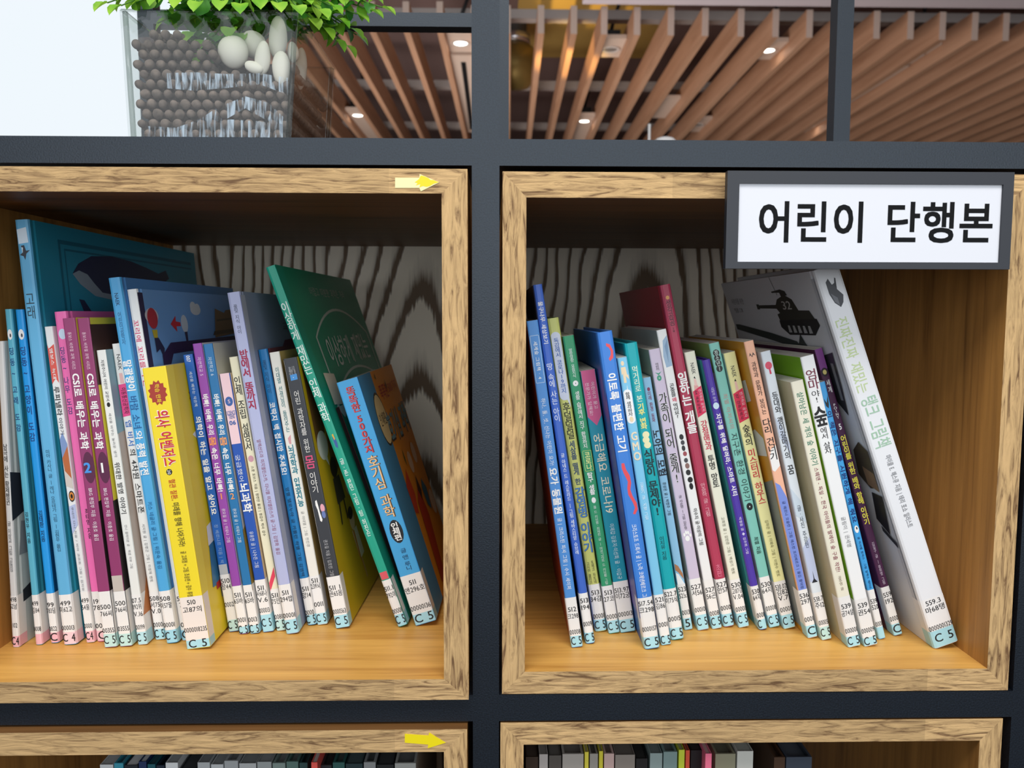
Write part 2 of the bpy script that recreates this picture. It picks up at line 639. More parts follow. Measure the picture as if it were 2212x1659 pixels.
# ------------------------------------------------------------------ the sign
YST, YSB = -0.0140, -0.0140
ORI = on_y(1572, 368.5, YST)
sTR, sBL, sBR = on_y(2192, 372, YST), on_y(1565, 580, YSB), on_y(2181, 582, YSB)
sx = Vector(sTR - ORI)
sw = sx.length
sx.normalize()
sdn = Vector(.5 * ((sBL - ORI) + (sBR - sTR)))
sdn = (sdn - sx * sdn.dot(sx))
sh = sdn.length
sz = -sdn.normalized()
sy = sz.cross(sx)
sign = tag(empty('shelf_sign', matrix=Matrix(((sx.x, sy.x, sz.x, ORI[0]), (sx.y, sy.y, sz.y, ORI[1]), (sx.z, sy.z, sz.z, ORI[2]), (0, 0, 0, 1)))),
           'white sign in a charcoal frame with large black lettering, over the right cubby', 'sign')
BLACKMETAL = plain('sign_frame_paint', '#272b33', 0.5, 0.0, 0.5)
bz_l, bz_t, bz_r, bz_b = sw * 26 / 620, sh * 27 / 212, sw * 23 / 620, sh * 15 / 212
TS = 0.0055
b = MB()
b.box(0, sw, 0, TS, -bz_t, 0, BLACKMETAL)
b.box(0, sw, 0, TS, -sh, -sh + bz_b, BLACKMETAL)
b.box(0, bz_l, 0, TS, -sh + bz_b, -bz_t, BLACKMETAL)
b.box(sw - bz_r, sw, 0, TS, -sh + bz_b, -bz_t, BLACKMETAL)
b.build('sign_frame', sign, 0.0006)
b = MB()
b.box(0.001, sw - 0.001, TS, TS + 0.0006, -sh + 0.001, -0.001, BLACKMETAL)
b.box(sw * .3, sw * .7, TS + 0.0006, TS + 0.0018, -0.012, 0.0, BLACKMETAL)
b.build('back_plate', sign)
SIGNTEXT = '어린이 단행본'
ALLTEXT |= {(c, 2) for c in SIGNTEXT}

# ------------------------------------------------------------------ books: the two open shelves
# n: name, key fields tl/tr/bl/br in photo pixels, colour, label tops, texts, decals
def BK(n, tlx, tly, trx, blx, bly, brx, col, label, yl=None, yt=None, lines=(), tape='#a9dcea', T=(), P=(), C=(), left=None, right=None,
       hard=False, wr=0.74, lab='#ecebe9', yaw=0.0, kind='paperback_book', c5='C 5'):
    return dict(n=n, tlx=tlx, tly=tly, trx=trx, blx=blx, bly=bly, brx=brx, col=col, label=label, yl=yl, yt=yt, lines=lines, tape=tape, T=T, P=P,
                C=C, left=left or col, right=right or col, hard=hard, wr=wr, lab=lab, yaw=yaw, kind=kind, c5=c5)


PINKT = '#f0b9c4'
MINT = '#bfe3e0'
W_ = '#f4f4f2'
NAVY = '#1f3a78'
K_ = '#1c1c1e'
G_ = '#85868a'
LEFT = [
 BK('penguin', -8, 738, 9, 27, 1399, 45, '#d9dada', 'thin white book by the cubby side, with black and grey penguin photo cover', 1285, 1374,
    ((1293, '498'), (1308, '52남'), (1350, '01021')), PINKT, c5='C4', hard=True, wr=.9,
    T=(('s', '남극에 사는 황제펭귄', 955, 1087, .62, K_, .5, 1), ('s', '글 이상교 그림 고동임', 1122, 1232, .5, '#55565a')),
    right='#c4cac8', C=(('R', 'p', [(0.0, .42), (.16, .46), (.30, .44), (.42, .58), (.25, .62), (.1, .56), (0, .58)], '#2a2f3a'),
                        ('R', 'p', [(.03, .30), (.2, .29), (.24, .34), (.1, .40), (.05, .41)], '#8d9298'), ('R', 'p', [(.04, .14), (.5, .19), (.5, .24), (.2, .22), (.04, .18)], '#2e3036'))),
 BK('teal', 6, 669, 26, 74, 1394, 94, '#5eb5cf', 'teal book with navy handwriting and a little white animal, next to the penguin book', 1283, 1370,
    ((1302, '499'), (1317, '김84'), (1358, '0008')), PINKT, c5='C 4', T=(('s', '딩동~ 고래 도감', 746, 931, .72, NAVY, .5, 1), ('s', '김현우 지음', 1100, 1170, .5, '#20303c', .5, 1)),
    P=(('e', .5, 722, .34, 11, '#eceef0'), ('e', .55, 724, .12, 4, '#55565f')), right='#2f8496', hard=True),
 BK('bright', 29, 670, 49, 107, 1390, 127, '#249ce9', 'bright blue book with navy handwriting, squeezed against the left of the whale book', 1280, 1367,
    ((1305, '99'), (1318, '783딩'), (1358, '0822')), PINKT, c5='C', T=(('s', '딩동~ 고양이 도감', 746, 951, .72, NAVY, .5, 1), ('s', '김태환 지음', 1098, 1166, .5, '#173457', .5, 1)),
    P=(('e', .5, 722, .34, 11, '#eceef0'), ('e', .55, 724, .12, 4, '#55565f')), right='#145a8a', hard=True),
 BK('whale', 30, 476, 66, 137, 1394, 170, '#62b1dd', 'tallest sky blue picture book, a dark whale swimming across its teal cover', 1282, 1366,
    ((1301, '499'), (1315, '미62고'), (1356, '000013')), '#f3cfd7', c5='C 4', hard=True, wr=1.02, kind='picture_book',
    T=(('s', '고래', 628, 684, .66, '#27404f'), ('s', '미아 카사니 글 | 레나 오르테가 그림 | 김현우 옮김', 963, 1186, .32, '#34627e')),
    P=(('p', [(.12, 496), (.80, 492), (.86, 524), (.15, 526)], '#d5e6f4'), ('p', [(.28, 530), (.52, 529), (.62, 541), (.95, 540), (.62, 547), (.5, 560), (.4, 552), (.15, 549), (.4, 543)], '#2c3340'),
       ('p', [(.33, 533), (.42, 534), (.36, 546)], '#e8eef2')),
    right='#2a93ae', C=(('R', 'p', [(.115, .03), (.125, .03), (.125, .955), (.96, .955), (.96, .965), (.115, .965)], '#1d6d84'), ('R', 'p', [(.14, .03), (.145, .03), (.145, .94), (.96, .94), (.96, .945), (.14, .945)], '#1d6d84'),
                        ('R', 'p', [(.167, .885), (.20, .912), (.27, .936), (.38, .944), (.50, .938), (.60, .925), (.68, .912), (.74, .925), (.76, .90), (.72, .885), (.74, .865), (.66, .868), (.52, .852), (.38, .835), (.28, .838), (.20, .862)], '#2b3152'),
                        ('R', 'p', [(.167, .885), (.20, .895), (.24, .887), (.27, .866), (.31, .842), (.40, .836), (.46, .834), (.36, .824), (.27, .832), (.20, .860)], '#9aa7b3'),
                        ('R', 'p', [(.185, .822), (.21, .820), (.24, .792), (.32, .775), (.50, .77), (.50, .70), (.30, .72), (.22, .76)], '#2b3152'))),
 BK('fox', 90, 707, 114, 182, 1389, 203, '#e4e6e6', 'white book with a red ribbon and an orange eye painted on its spine', 1277, 1364,
    ((1296, '499'), (1311, '54울'), (1352, '0000')), PINKT, c5='C4',
    P=(('p', [(.02, 745), (.22, 753), (.98, 744), (.98, 826), (.60, 816), (.02, 827)], '#d95a50'), ('p', [(.02, 945), (.5, 930), (.98, 955), (.98, 1010), (.02, 985)], '#7d96c4'),
       ('p', [(.1, 985), (.98, 960), (.98, 1035), (.3, 1045)], '#b9683c'), ('p', [(.02, 1010), (.9, 1030), (.98, 1052), (.02, 1045)], '#cfc6be'), ('e', .62, 1068, .36, 12, '#26262a'), ('e', .62, 1068, .28, 9, '#d98a3c'), ('e', .62, 1068, .14, 5, '#141414'),
       ('p', [(.02, 1090), (.98, 1085), (.98, 1130), (.02, 1150)], '#b4bfe0')),
    T=(('r', '엠보스 늑대', 752, 818, .42, W_, .5, 1), ('r', '루피넬라', 832, 895, .72, K_, .5, 1), ('r', '이야기', 898, 936, .5, '#35384a'), ('r', '쿠네이 다니 지음 / 비아 코르트 그림 | 김지유', 1090, 1275, .3, '#7d7f88'))),
 BK('pink', 115, 675, 147, 209, 1387, 232, '#f071b5', 'hot pink book half hidden behind the first purple book', 1276, 1363,
    ((1298, '199'), (1312, '783'), (1352, '008')), '#f1c6d0', c5='C', T=(('s', '딩동~ 나무 도감', 748, 892, .4, NAVY, .32, 1), ('s', '최태영 지음', 1095, 1160, .36, '#3a2436', .6, 1)), P=(('e', .5, 722, .3, 11, '#c9def2'),), hard=True),
 BK('second', 134, 689, 162, 226, 1400, 255, '#943d6e', 'plum purple paperback marked with a blue 2', 1276, 1370,
    ((1310, '500'), (1325, '766씨'), (1362, '00355')), MINT, P=(('e', .62, 1006, .46, 34, '#5c2748'),),
    T=(('r', '돋보스 비주얼 과학 시리즈', 718, 797, .30, '#f0cfe0', .45), ('r', 'CSI로 배우는 과학', 805, 967, .66, W_, .5, 2), ('h', '2', 1006, 0, 1.15, '#4a98e8', .5, 2), ('r', 'BRG 편집부 지음 · 이충호 옮김', 1050, 1165, .36, '#ead9e4', .5, 1)),
    right='#e6d94a', C=(('R', 'p', [(.0, .02), (.9, .02), (.9, .45), (0, .45)], '#2a2626'),)),
 BK('first', 164, 689, 195, 258, 1398, 287, '#923a6b', 'plum purple paperback marked with a white 1', 1276, 1370,
    ((1302, '500'), (1316, '766씨'), (1358, '03555')), MINT, P=(('e', .62, 1006, .46, 34, '#5c2748'), ('p', [(.02, 1241), (.98, 1241), (.98, 1276), (.02, 1276)], '#c4bbb2')),
    T=(('r', '돋보스 비주얼 과학 시리즈', 718, 797, .30, '#f0cfe0', .45), ('r', 'CSI로 배우는 과학', 805, 967, .66, W_, .5, 2), ('h', '1', 1006, 0, 1.15, W_, .5, 2), ('r', 'BRG 편집부 지음 · 이충호 옮김', 1050, 1165, .36, '#ead9e4', .5, 1)),
    right='#e6d94a', C=(('R', 'p', [(.0, .02), (.9, .02), (.9, .45), (0, .45)], '#2a2626'), ('R', 'p', [(.0, .8), (.95, .8), (.95, .98), (0, .98)], '#4a2f28'), ('R', 't', 'BRG', .5, .9, .6, .06, '#b3a698', 1))),
 BK('invent', 205, 758, 229, 296, 1394, 318, '#e9eae6', 'white paperback with a small black dot and thin grey lettering, right of the purple pair', 1283, 1366,
    ((1296, '07.5'), (1310, '192위'), (1326, 'V.16'), (1355, '00199')), '#b5e0ea',
    T=(('r', '지펑주니어 어린이 교양서', 778, 866, .36, '#55565a', .5, 1), ('r', '세상을 바꾸는 놀라운 생각', 890, 985, .30, '#7b7c80'), ('r', '위대한 발명 이야기', 995, 1108, .58, '#2c2d30', .5, 1), ('r', '안나 클레이본 글 · 예샘 리뷰 그림', 1130, 1226, .3, '#8a8b8f')),
    P=(('e', .5, 873, .18, 5, K_),), right='#cdb9ab', C=(('R', 'p', [(0, .72), (.4, .75), (.5, 1), (0, 1)], '#8fb3bd'), ('R', 'p', [(.1, .70), (.3, .72), (.3, .8), (.12, .82)], '#3b7a46'), ('R', 'p', [(0, .1), (.5, .1), (.5, .2), (.1, .25)], '#c9824f'))),
 BK('phone', 241, 744, 262, 336, 1383, 358, '#ecebe6', 'white paperback with a bright pink box on its spine, left of the sky blue one', 1279, 1360,
    ((1292, '508'), (1306, '서75'), (1320, 'V.0'), (1350, '0000')), '#a9dcea',
    P=(('p', [(.3, 806), (.62, 806), (.7, 828), (.3, 828)], '#e9b9b4'), ('p', [(.02, 830), (.98, 828), (.98, 896), (.02, 898)], '#ea4c8c')),
    T=(('r', 'NAEK', 766, 800, .45, '#2a2c30', .5), ('r', '이동통신공학자', 836, 892, .5, '#4a1530', .5, 1), ('r', '앱 비서', 905, 962, .62, '#2f6fc0', .5, 1), ('r', '의 4차원 스마트폰', 966, 1106, .62, K_, .5, 1), ('r', '서지원 글 | 김명곤 그림 | 이성재 멘토', 1128, 1256, .32, '#7b7c80'))),
 BK('wind', 232, 602, 261, 359, 1391, 388, '#4fa9e0', 'sky blue picture book with white and navy lettering, beside the tall dark-edged white one', 1275, 1362,
    ((1292, '508'), (1307, '이57말'), (1350, '00001')), '#9fd6ea', hard=True, wr=.92, kind='picture_book',
    T=(('r', 'NAEK', 634, 661, .4, '#1b3d63', .5, 1), ('s', '어린이공학자', 674, 742, .32, '#2c5f8c'), ('r', '말괄량이', 774, 842, .68, W_, .5, 2), ('r', '바람 소녀', 850, 922, .66, '#1f5a94', .5, 1), ('r', '와', 924, 946, .6, W_, .5, 1), ('r', '풍력 발전', 951, 1022, .68, W_, .5, 2),
       ('r', '키스 네글리 글·그림 | 위문숙 옮김', 1078, 1226, .38, '#1e5c8c')), right='#5a97d6'),
 BK('tail', 270, 627, 296, 390, 1385, 414, '#eef0ef', 'white picture book with dark spine edge, cloud, ship and red arrow on blue cover', 1278, 1362,
    ((1292, '50'), (1306, '7'), (1350, '00')), '#9fd6ea', c5='C', hard=True, wr=.90, kind='picture_book',
    T=(('r', '꼬리에 꼬리를 무는', 690, 832, .52, '#d8336a', .45, 1),), right='#7fb4ee',
    C=(('R', 'p', [(0, .02), (.035, .02), (.035, .99), (0, .99)], '#3b3557'),
       ('R', 'e', .46, .945, .05, .018, '#eef1f2'), ('R', 'e', .44, .953, .03, .018, '#eef1f2'), ('R', 'e', .48, .952, .025, .013, '#eef1f2'),
       ('R', 'p', [(.215, .90), (.265, .925), (.262, .908), (.30, .905), (.30, .893), (.262, .893), (.262, .876)], '#d6303a'), ('R', 'e', .335, .90, .03, .028, '#dfe8ef'), ('R', 'p', [(.325, .875), (.35, .875), (.345, .835), (.33, .835)], '#3a3550'),
       ('R', 'e', .075, .925, .05, .022, '#dcd9de'), ('R', 'e', .078, .918, .038, .03, '#c43a44'), ('R', 'p', [(.06, .885), (.10, .885), (.095, .862), (.068, .862)], '#d6c23a'), ('R', 'p', [(.07, .862), (.10, .862), (.135, .83), (.12, .80), (.10, .83), (.07, .82)], '#333352'),
       ('R', 'p', [(.09, .30), (.16, .30), (.16, .775), (.20, .812), (.98, .822), (.98, .852), (.19, .845), (.11, .81)], '#3a2a52'),
       ('R', 'p', [(.62, .85), (.85, .86), (.88, .95), (.78, .945), (.76, .935), (.66, .95), (.64, .90)], '#8a6a44'), ('R', 'p', [(.60, .858), (.88, .866), (.88, .878), (.62, .872)], '#5c452c'), ('R', 'p', [(.66, .905), (.86, .912), (.86, .918), (.66, .912)], '#5c452c'))),
 BK('yellow', 306, 797, 359, 404, 1404, 459, '#f3db2e', 'thick bright yellow comic book with bold red lettering, standing forward of its neighbours', 1290, 1385,
    ((1302, '510'), (1318, '고87의'), (1362, '0000018235')), '#a9dcea', lab='#f0e6de', hard=False, wr=.86,
    P=(('s', .5, 851, .40, 27, '#a83a2c'), ('p', blob(.45, 1019, .13, 7, 8), '#2a2a2a')),
    T=(('r', '학습 만화', 832, 872, .2, '#f3db2e', .5, 1), ('r', '의사 어벤저스', 886, 1008, .60, '#f6efe8', .515, 2), ('r', '의사 어벤저스', 888, 1006, .56, '#cf2f3e', .53, 2), ('r', '20', 1014, 1024, .16, W_, .45, 1), ('r', '혈관 질환,', 1034, 1080, .28, '#c2402a', .5, 1), ('r', '미래를 향해 나아가라!', 1084, 1180, .30, '#4a4420', .5, 1),
       ('r', '글 고희정 + 그림 조승연 + 감수 류정', 1190, 1290, .24, '#5a5128', .5, 1)),
    right='#f0d633', C=(('R', 'p', [(0.0, 0), (.07, 0), (.07, 1), (0, 1)], '#f6e14a'), ('R', 's', .27, .88, .085, .045, '#a83a2c'), ('R', 'p', [(.20, .75), (.22, .79), (.24, .75), (.28, .74), (.24, .72), (.22, .68), (.20, .72), (.16, .74)], '#f4f2ea'),
                        ('R', 'p', [(.2, .52), (.62, .53), (.62, .70), (.22, .70)], '#f6efe8'), ('R', 't', '의사', .42, .61, .42, .18, '#cf2f3e', 2), ('R', 'p', [(.30, .45), (.8, .46), (.8, .52), (.3, .51)], '#2c3038'),
                        ('R', 'p', [(.12, .18), (.95, .12), (.95, .44), (.16, .40)], '#3f7ea8'), ('R', 'p', [(.14, .33), (.5, .36), (.5, .43), (.3, .42), (.15, .40)], '#f2f2ee'), ('R', 'p', [(.2, .12), (.95, .10), (.95, .19), (.2, .2)], '#8b8f94'), ('R', 'p', [(.16, .16), (.7, .19), (.7, .205), (.16, .185)], '#c23434'))),
 BK('doc', 393, 768, 417, 493, 1366, 515, '#2062b8', 'royal blue paperback with bold white lettering, leaning beside the yellow comic', 1240, 1340,
    ((1254, '510'), (1267, '장44'), (1306, '0002')), MINT,
    P=(('p', [(.02, 1218), (.98, 1218), (.98, 1240), (.02, 1240)], '#b8bcc0'),),
    T=(('r', '007', 770, 784, .5, W_, .5, 1), ('r', '세상을 배우는 작은책', 803, 878, .32, '#cfdcf0', .5, 1), ('r', '의학이 하는 일을 알고 싶어요', 898, 1110, .58, W_, .5, 2), ('r', '장 베르나르 지음 | 박', 1130, 1216, .4, '#8fb0dd')), right='#1a4f96'),
 BK('violet', 415, 744, 434, 517, 1371, 538, '#9447a8', 'violet paperback with white lettering and an orange 1', 1265, 1355,
    ((1285, '511'), (1298, '65바'), (1340, '0001')), T=(('r', '자연학교 5', 772, 812, .42, '#ead6ee'), ('r', '바빠! 바빠! 우리', 850, 938, .62, W_, .5, 2), ('r', '몸', 940, 962, .72, '#f09a50', .5, 2), ('r', '속은 너무 바빠!', 964, 1060, .62, W_, .5, 2), ('h', '1', 1069, 0, .95, '#f09a50', .5, 1), ('r', '권오길 글 | 이유나 그림', 1095, 1170, .38, '#e4d3ea', .5, 1)), right='#d6d3d6'),
 BK('azure', 438, 745, 458, 541, 1370, 564, '#2574ae', 'steel blue paperback with white lettering and an orange 2', 1263, 1352,
    ((1284, '511'), (1297, '65바'), (1339, '0013')), T=(('r', '자연학교 6', 772, 812, .42, '#d3e2ee'), ('r', '바빠! 바빠! 우리', 850, 938, .62, W_, .5, 2), ('r', '몸', 940, 962, .72, '#f0a060', .5, 2), ('r', '속은 너무 바빠!', 964, 1060, .62, W_, .5, 2), ('h', '2', 1069, 0, .95, '#f0a060', .5, 1), ('r', '권오길 글 | 이유나 그림', 1095, 1170, .38, '#d3e2ee', .5, 1)), right='#d9d6c6',
    C=(('R', 'p', [(0, .15), (.5, .15), (.5, .4), (.2, .42), (0, .36)], '#a88a3c'), ('R', 't', '뇌', .5, .9, .3, .06, '#8a6a3a', 1))),
 BK('teens', 472, 810, 496, 567, 1367, 594, '#2756b2', 'half pink, half blue paperback with a round blue emblem near its pink top', 1252, 1329,
    ((1270, '511'), (1282, '사68나'), (1296, 'V.6'), (1319, '000013')), P=(('p', [(.0, 809), (1, 809), (1, 958), (.0, 958)], '#f2d0d7'), ('e', .5, 868, .36, 10, '#3a62a8')),
    T=(('h', 'S', 868, 0, .5, '#f2d0d7', .5, 1), ('hw', 'SCIENCE', 892, 0, .82, '#3a62a8', .5, 1), ('hw', 'TEENS', 900, 0, .6, '#3a62a8', .5, 1), ('hw', '06', 913, 0, .62, '#3a62a8', .5, 2), ('r', '궁금했어', 980, 1040, .45, '#dfe6f2', .42), ('r', '뇌과학', 1041, 1106, .85, W_, .52, 2), ('r', '유윤한 글 | 나수은 그림', 1146, 1226, .4, '#cfd8ee', .5, 1)), right='#e6cfae'),
 BK('brainc', 493, 773, 514, 597, 1364, 616, '#ece6c8', 'cream paperback with black handwriting and a red diagonal band low on its spine', 1272, 1340,
    ((1286, '511'), (1299, '75인'), (1333, '0081')), MINT, P=(('e', .5, 989, .32, 7, '#cf9aa8'), ('p', [(0, 1258), (1, 1225), (1, 1245), (0, 1276)], '#e0455e')),
    T=(('s', '인체 조립 설명서', 815, 972, .80, '#1f1f20', .5, 1), ('r', '스콧 포브스 지음 | 정연진 옮김 | 정갑수 박사 감수', 1004, 1156, .36, '#5b5848', .5, 1)), right='#d8d0b4'),
 BK('lav', 489, 634, 523, 618, 1371, 645, '#b5bbdf', 'lavender hardback with dark red lettering, rising above its neighbours', 1262, 1340,
    ((1280, '511'), (1294, '294밥'), (1330, '00001')), hard=True, wr=.82, kind='picture_book',
    T=(('s', '풀빛 지식 아이', 660, 721, .32, '#3c4256'), ('s', '밥에서 똥까지', 755, 881, .66, '#a3264c', .5, 2), ('r', '알렉산드라 미지엘린스카, 다니엘 미지엘린스키 글·그림 | 김영화 옮김', 945, 1196, .32, '#93465e')), right='#9aa3bc',
    C=(('R', 'p', [(.40, .66), (.98, .68), (.98, .86), (.48, .85), (.41, .82)], '#7a3450'), ('R', 'p', [(.0, .02), (.05, .02), (.05, .99), (0, .99)], '#c2c7da'), ('R', 't', '밥에서', .72, .76, .42, .085, '#221a22', 2), ('R', 't', '교과서', .6, .895, .25, .03, '#5a6074', 0))),
 BK('snot', 554, 757, 577, 662, 1352, 686, '#1e7ab9', 'medium blue paperback with white lettering, right of the lavender hardback', 1249, 1330,
    ((1272, '511'), (1286, '앙14'), (1324, '0000')), T=(('s', '풀빛 지식 아이', 780, 850, .42, '#153f66'), ('r', '코딱지 백 접시만 주세요!', 868, 1024, .64, W_, .5, 2), ('r', '앙젤 델로누아 글 카롤린 하멜 그림 김영택', 1050, 1245, .38, '#123a5c', .5, 1)), right='#6d3540', hard=True),
 BK('brain', 580, 763, 602, 685, 1351, 709, '#eeebe1', 'white paperback with teal lettering, against the left of the black book', 1244, 1326,
    ((1254, '511'), (1266, '239뇌'), (1306, '0011')), T=(('s', '이대열 선생님이 들려주는', 795, 932, .40, '#2f7a80', .5, 1), ('s', '뇌과학과 인공지능', 960, 1092, .62, '#1f7f92', .5, 2), ('r', '글 이대열 | 그림 전진경', 1102, 1180, .32, '#909090')), P=(('p', [(.35, 945), (.7, 938), (.6, 958), (.4, 957)], '#dca0a4'),),
    right='#d9b56a'),
 BK('black', 610, 777, 642, 726, 1359, 762, '#3a3d43', 'charcoal black book with a white bone on its spine and mustard cartoon cover', 1246, 1331,
    ((1270, '511 1'), (1283, '권65몸'), (1322, '0000563')), yaw=2.0, wr=.80,
    P=(('p', [(.30, 1081), (.42, 1079), (.46, 1090), (.5, 1108), (.58, 1122), (.5, 1127), (.40, 1124), (.36, 1100), (.28, 1090)], W_), ('e', .74, 1098, .16, 9, '#e8a8b8'), ('e', .74, 1112, .14, 8, '#6c7fb8'), ('p', [(.28, 812), (.78, 811), (.78, 823), (.28, 824)], '#4a9ae0'), ('p', [(0.0, 780), (.06, 780), (.06, 1240), (0, 1240)], '#e8e6da')),
    T=(('hw', '봄나무', 800, 0, .46, '#b9bbbf', .5), ('hw', '과학 책', 808, 0, .5, '#b9bbbf', .5), ('hw', '1', 818, 0, .1, W_, .5, 1), ('s', '어린 과학자를 위한', 846, 977, .42, '#f0efea', .5), ('s', '몸', 984, 1012, .74, '#e0547f', .5, 1), ('s', '이야기', 1020, 1064, .5, '#f0efea', .5), ('r', '권오길 지음 | 김호민 그림', 1165, 1245, .3, '#b9bbbf')),
    right='#c9ab1c', C=(('R', 'p', [(.05, .66), (.22, .70), (.26, .98), (.05, .98)], '#6b4a26'), ('R', 'p', [(.22, .50), (.36, .55), (.42, .95), (.27, .98)], '#7d5a2e'),
                        ('R', 'e', .14, .66, .09, .055, '#dfe0da'), ('R', 'p', [(.12, .62), (.18, .62), (.19, .575)], '#dfe0da'), ('R', 'e', .52, .46, .12, .06, '#dfe0da'), ('R', 'p', [(.50, .41), (.55, .41), (.54, .36)], '#dfe0da'),
                        ('R', 'e', .25, .56, .06, .04, '#3a2c24'), ('R', 'p', [(.2, .52), (.32, .52), (.36, .42), (.2, .42)], '#4a4036'), ('R', 'p', [(.22, .42), (.24, .42), (.22, .34), (.20, .34)], '#3a3026'), ('R', 'p', [(.31, .42), (.33, .42), (.34, .34), (.32, .34)], '#3a3026'),
                        ('R', 'e', .40, .32, .05, .04, '#e8c8a4'), ('R', 'e', .39, .35, .05, .025, '#2f2620'), ('R', 'p', [(.36, .28), (.46, .285), (.52, .16), (.42, .15)], '#e8ded0'), ('R', 'p', [(.37, .28), (.40, .28), (.44, .15), (.42, .15)], '#cf8a34'), ('R', 'p', [(.44, .15), (.46, .15), (.50, .06), (.48, .06)], '#c9a074'),
                        ('R', 'e', .70, .30, .035, .03, '#e0bc98'), ('R', 'e', .70, .315, .04, .022, '#2f2620'), ('R', 'p', [(.68, .27), (.73, .27), (.745, .18), (.69, .18)], '#8a4436'), ('R', 'p', [(.70, .18), (.715, .18), (.73, .12), (.715, .12)], '#3a2c24'))),
 BK('green', 566, 579, 597, 856, 1356, 880, '#21a389', 'tall emerald green hardback leaning left, banner lettering on its dark green cover', 1254, 1330,
    ((1272, '511.1'), (1287, '792이'), (1322, '00001')), hard=True, wr=.90, yaw=2.0, kind='picture_book',
    P=(('p', [(.4, 942), (.62, 938), (.7, 955), (.6, 966), (.42, 962)], '#3f5fa0'), ('p', [(.45, 936), (.6, 935), (.62, 946), (.5, 948)], '#e2b23a'), ('p', [(0, 1236), (1, 1236), (1, 1252), (0, 1252)], '#d95a66')),
    T=(('s', '이상하게 재밌는 인체 과학', 655, 909, .80, '#eefaf4', .5, 1), ('s', '글·존 판던 그림·팀 허친슨', 988, 1157, .42, '#e4f2ec', .5, 1)), right='#179470',
    C=(('R', 'p', [(0, 0), (.06, 0), (.06, 1), (0, 1)], '#1b9a7c'), ('R', 'arc', .55, .80, .40, .085, .008, '#c2d2c6'), ('R', 'arc', .55, .62, .40, .075, .008, '#c2d2c6'),
       ('R', 'p', [(.15, .80), (.165, .80), (.165, .62), (.15, .62)], '#c2d2c6'), ('R', 'p', [(.935, .80), (.95, .80), (.95, .62), (.935, .62)], '#c2d2c6'), ('R', 'p', [(.15, .63), (.10, .60), (.15, .565), (.27, .60), (.28, .63), (.17, .60), (.13, .60), (.165, .63)], '#c2d2c6'),
       ('R', 't', '이상하게 재밌는', .55, .75, .64, .10, '#d9e2da', 1), ('R', 't', '인체 과학', .56, .57, .56, .13, '#d9e2da', 1), ('R', 't', '어렵고 따분한 과학은 가라', .52, .935, .5, .03, '#b4c4b8', 0),
       ('R', 'p', [(.60, .40), (.70, .43), (.76, .46), (.72, .36)], '#b8a878'), ('R', 'p', [(.08, .70), (.20, .69), (.2, .60), (.08, .61)], '#e4dcc4'), ('R', 'p', [(.075, .10), (.11, .10), (.11, .60), (.075, .60)], '#4a342c'), ('R', 'p', [(.11, .10), (.118, .10), (.118, .60), (.11, .60)], '#b04a4a'))),
 BK('curio', 725, 829, 780, 898, 1353, 942, '#48a8e2', 'thick sky blue book with outlined red and cream lettering and an orange cover', 1246, 1330,
    ((1263, '511'), (1278, '앤296호'), (1317, '00000136')), yaw=2.0, wr=.80,
    P=(('p', blob(.52, 1153, .30, 25, 16), '#22242a'),),
    T=(('s', '똑똑한', 844, 897, .42, '#7a2430', .53, 2), ('s', '똑똑한', 844, 897, .40, '#d8484e', .5, 1), ('s', '500가지', 903, 984, .44, '#7a2430', .53, 2), ('s', '500가지', 903, 984, .42, '#d8484e', .5, 1), ('s', '호기심 과학', 990, 1122, .56, '#5a3f20', .53, 2), ('s', '호기심 과학', 990, 1122, .53, '#f2c893', .5, 1), ('s', '인체편', 1134, 1172, .36, W_, .52, 2), ('s', '글 앤 루니', 1190, 1237, .3, '#1a3a5c', .55)),
    right='#e7982a', C=(('R', 'p', [(0, 0), (.32, 0), (.32, 1), (0, 1)], '#3f8fc0'), ('R', 'e', .27, .80, .125, .115, '#30302c'), ('R', 'e', .27, .80, .115, .105, '#ead9a0'), ('R', 't', '인체편', .27, .80, .17, .06, '#4a3a24', 1),
                        ('R', 't', '똑똑한', .52, .90, .24, .07, '#b83a34', 2), ('R', 't', '500가지', .80, .905, .30, .055, '#c04a3a', 1), ('R', 't', '호기심 과학', .66, .745, .66, .15, '#26303a', 2), ('R', 't', '호기심 과학', .655, .75, .64, .14, '#6f9fb0', 2),
                        ('R', 'p', [(.3, .50), (.42, .56), (.46, .44), (.4, .36), (.32, .38)], '#c8442c'), ('R', 'e', .62, .56, .06, .05, '#e4ccae'), ('R', 'e', .80, .58, .06, .05, '#e4ccae'), ('R', 'p', [(.47, .60), (.49, .64), (.50, .6), (.49, .56)], '#4a5a24'), ('R', 'p', [(.6, .92), (.62, .95), (.63, .92), (.61, .9)], '#4a5a24'),
                        ('R', 'p', [(.38, .97), (.40, .99), (.41, .96)], '#4a5a24'), ('R', 'p', [(.7, .42), (.76, .46), (.84, .40), (.80, .30), (.72, .34)], '#2f6f8c'), ('R', 'p', [(.42, .04), (.56, .04), (.66, .30), (.60, .46), (.46, .40)], '#b83c26'), ('R', 'e', .9, .32, .07, .06, '#e4ccae'), ('R', 'p', [(.56, .44), (.62, .50), (.66, .42), (.6, .38)], '#402a20'))),
]
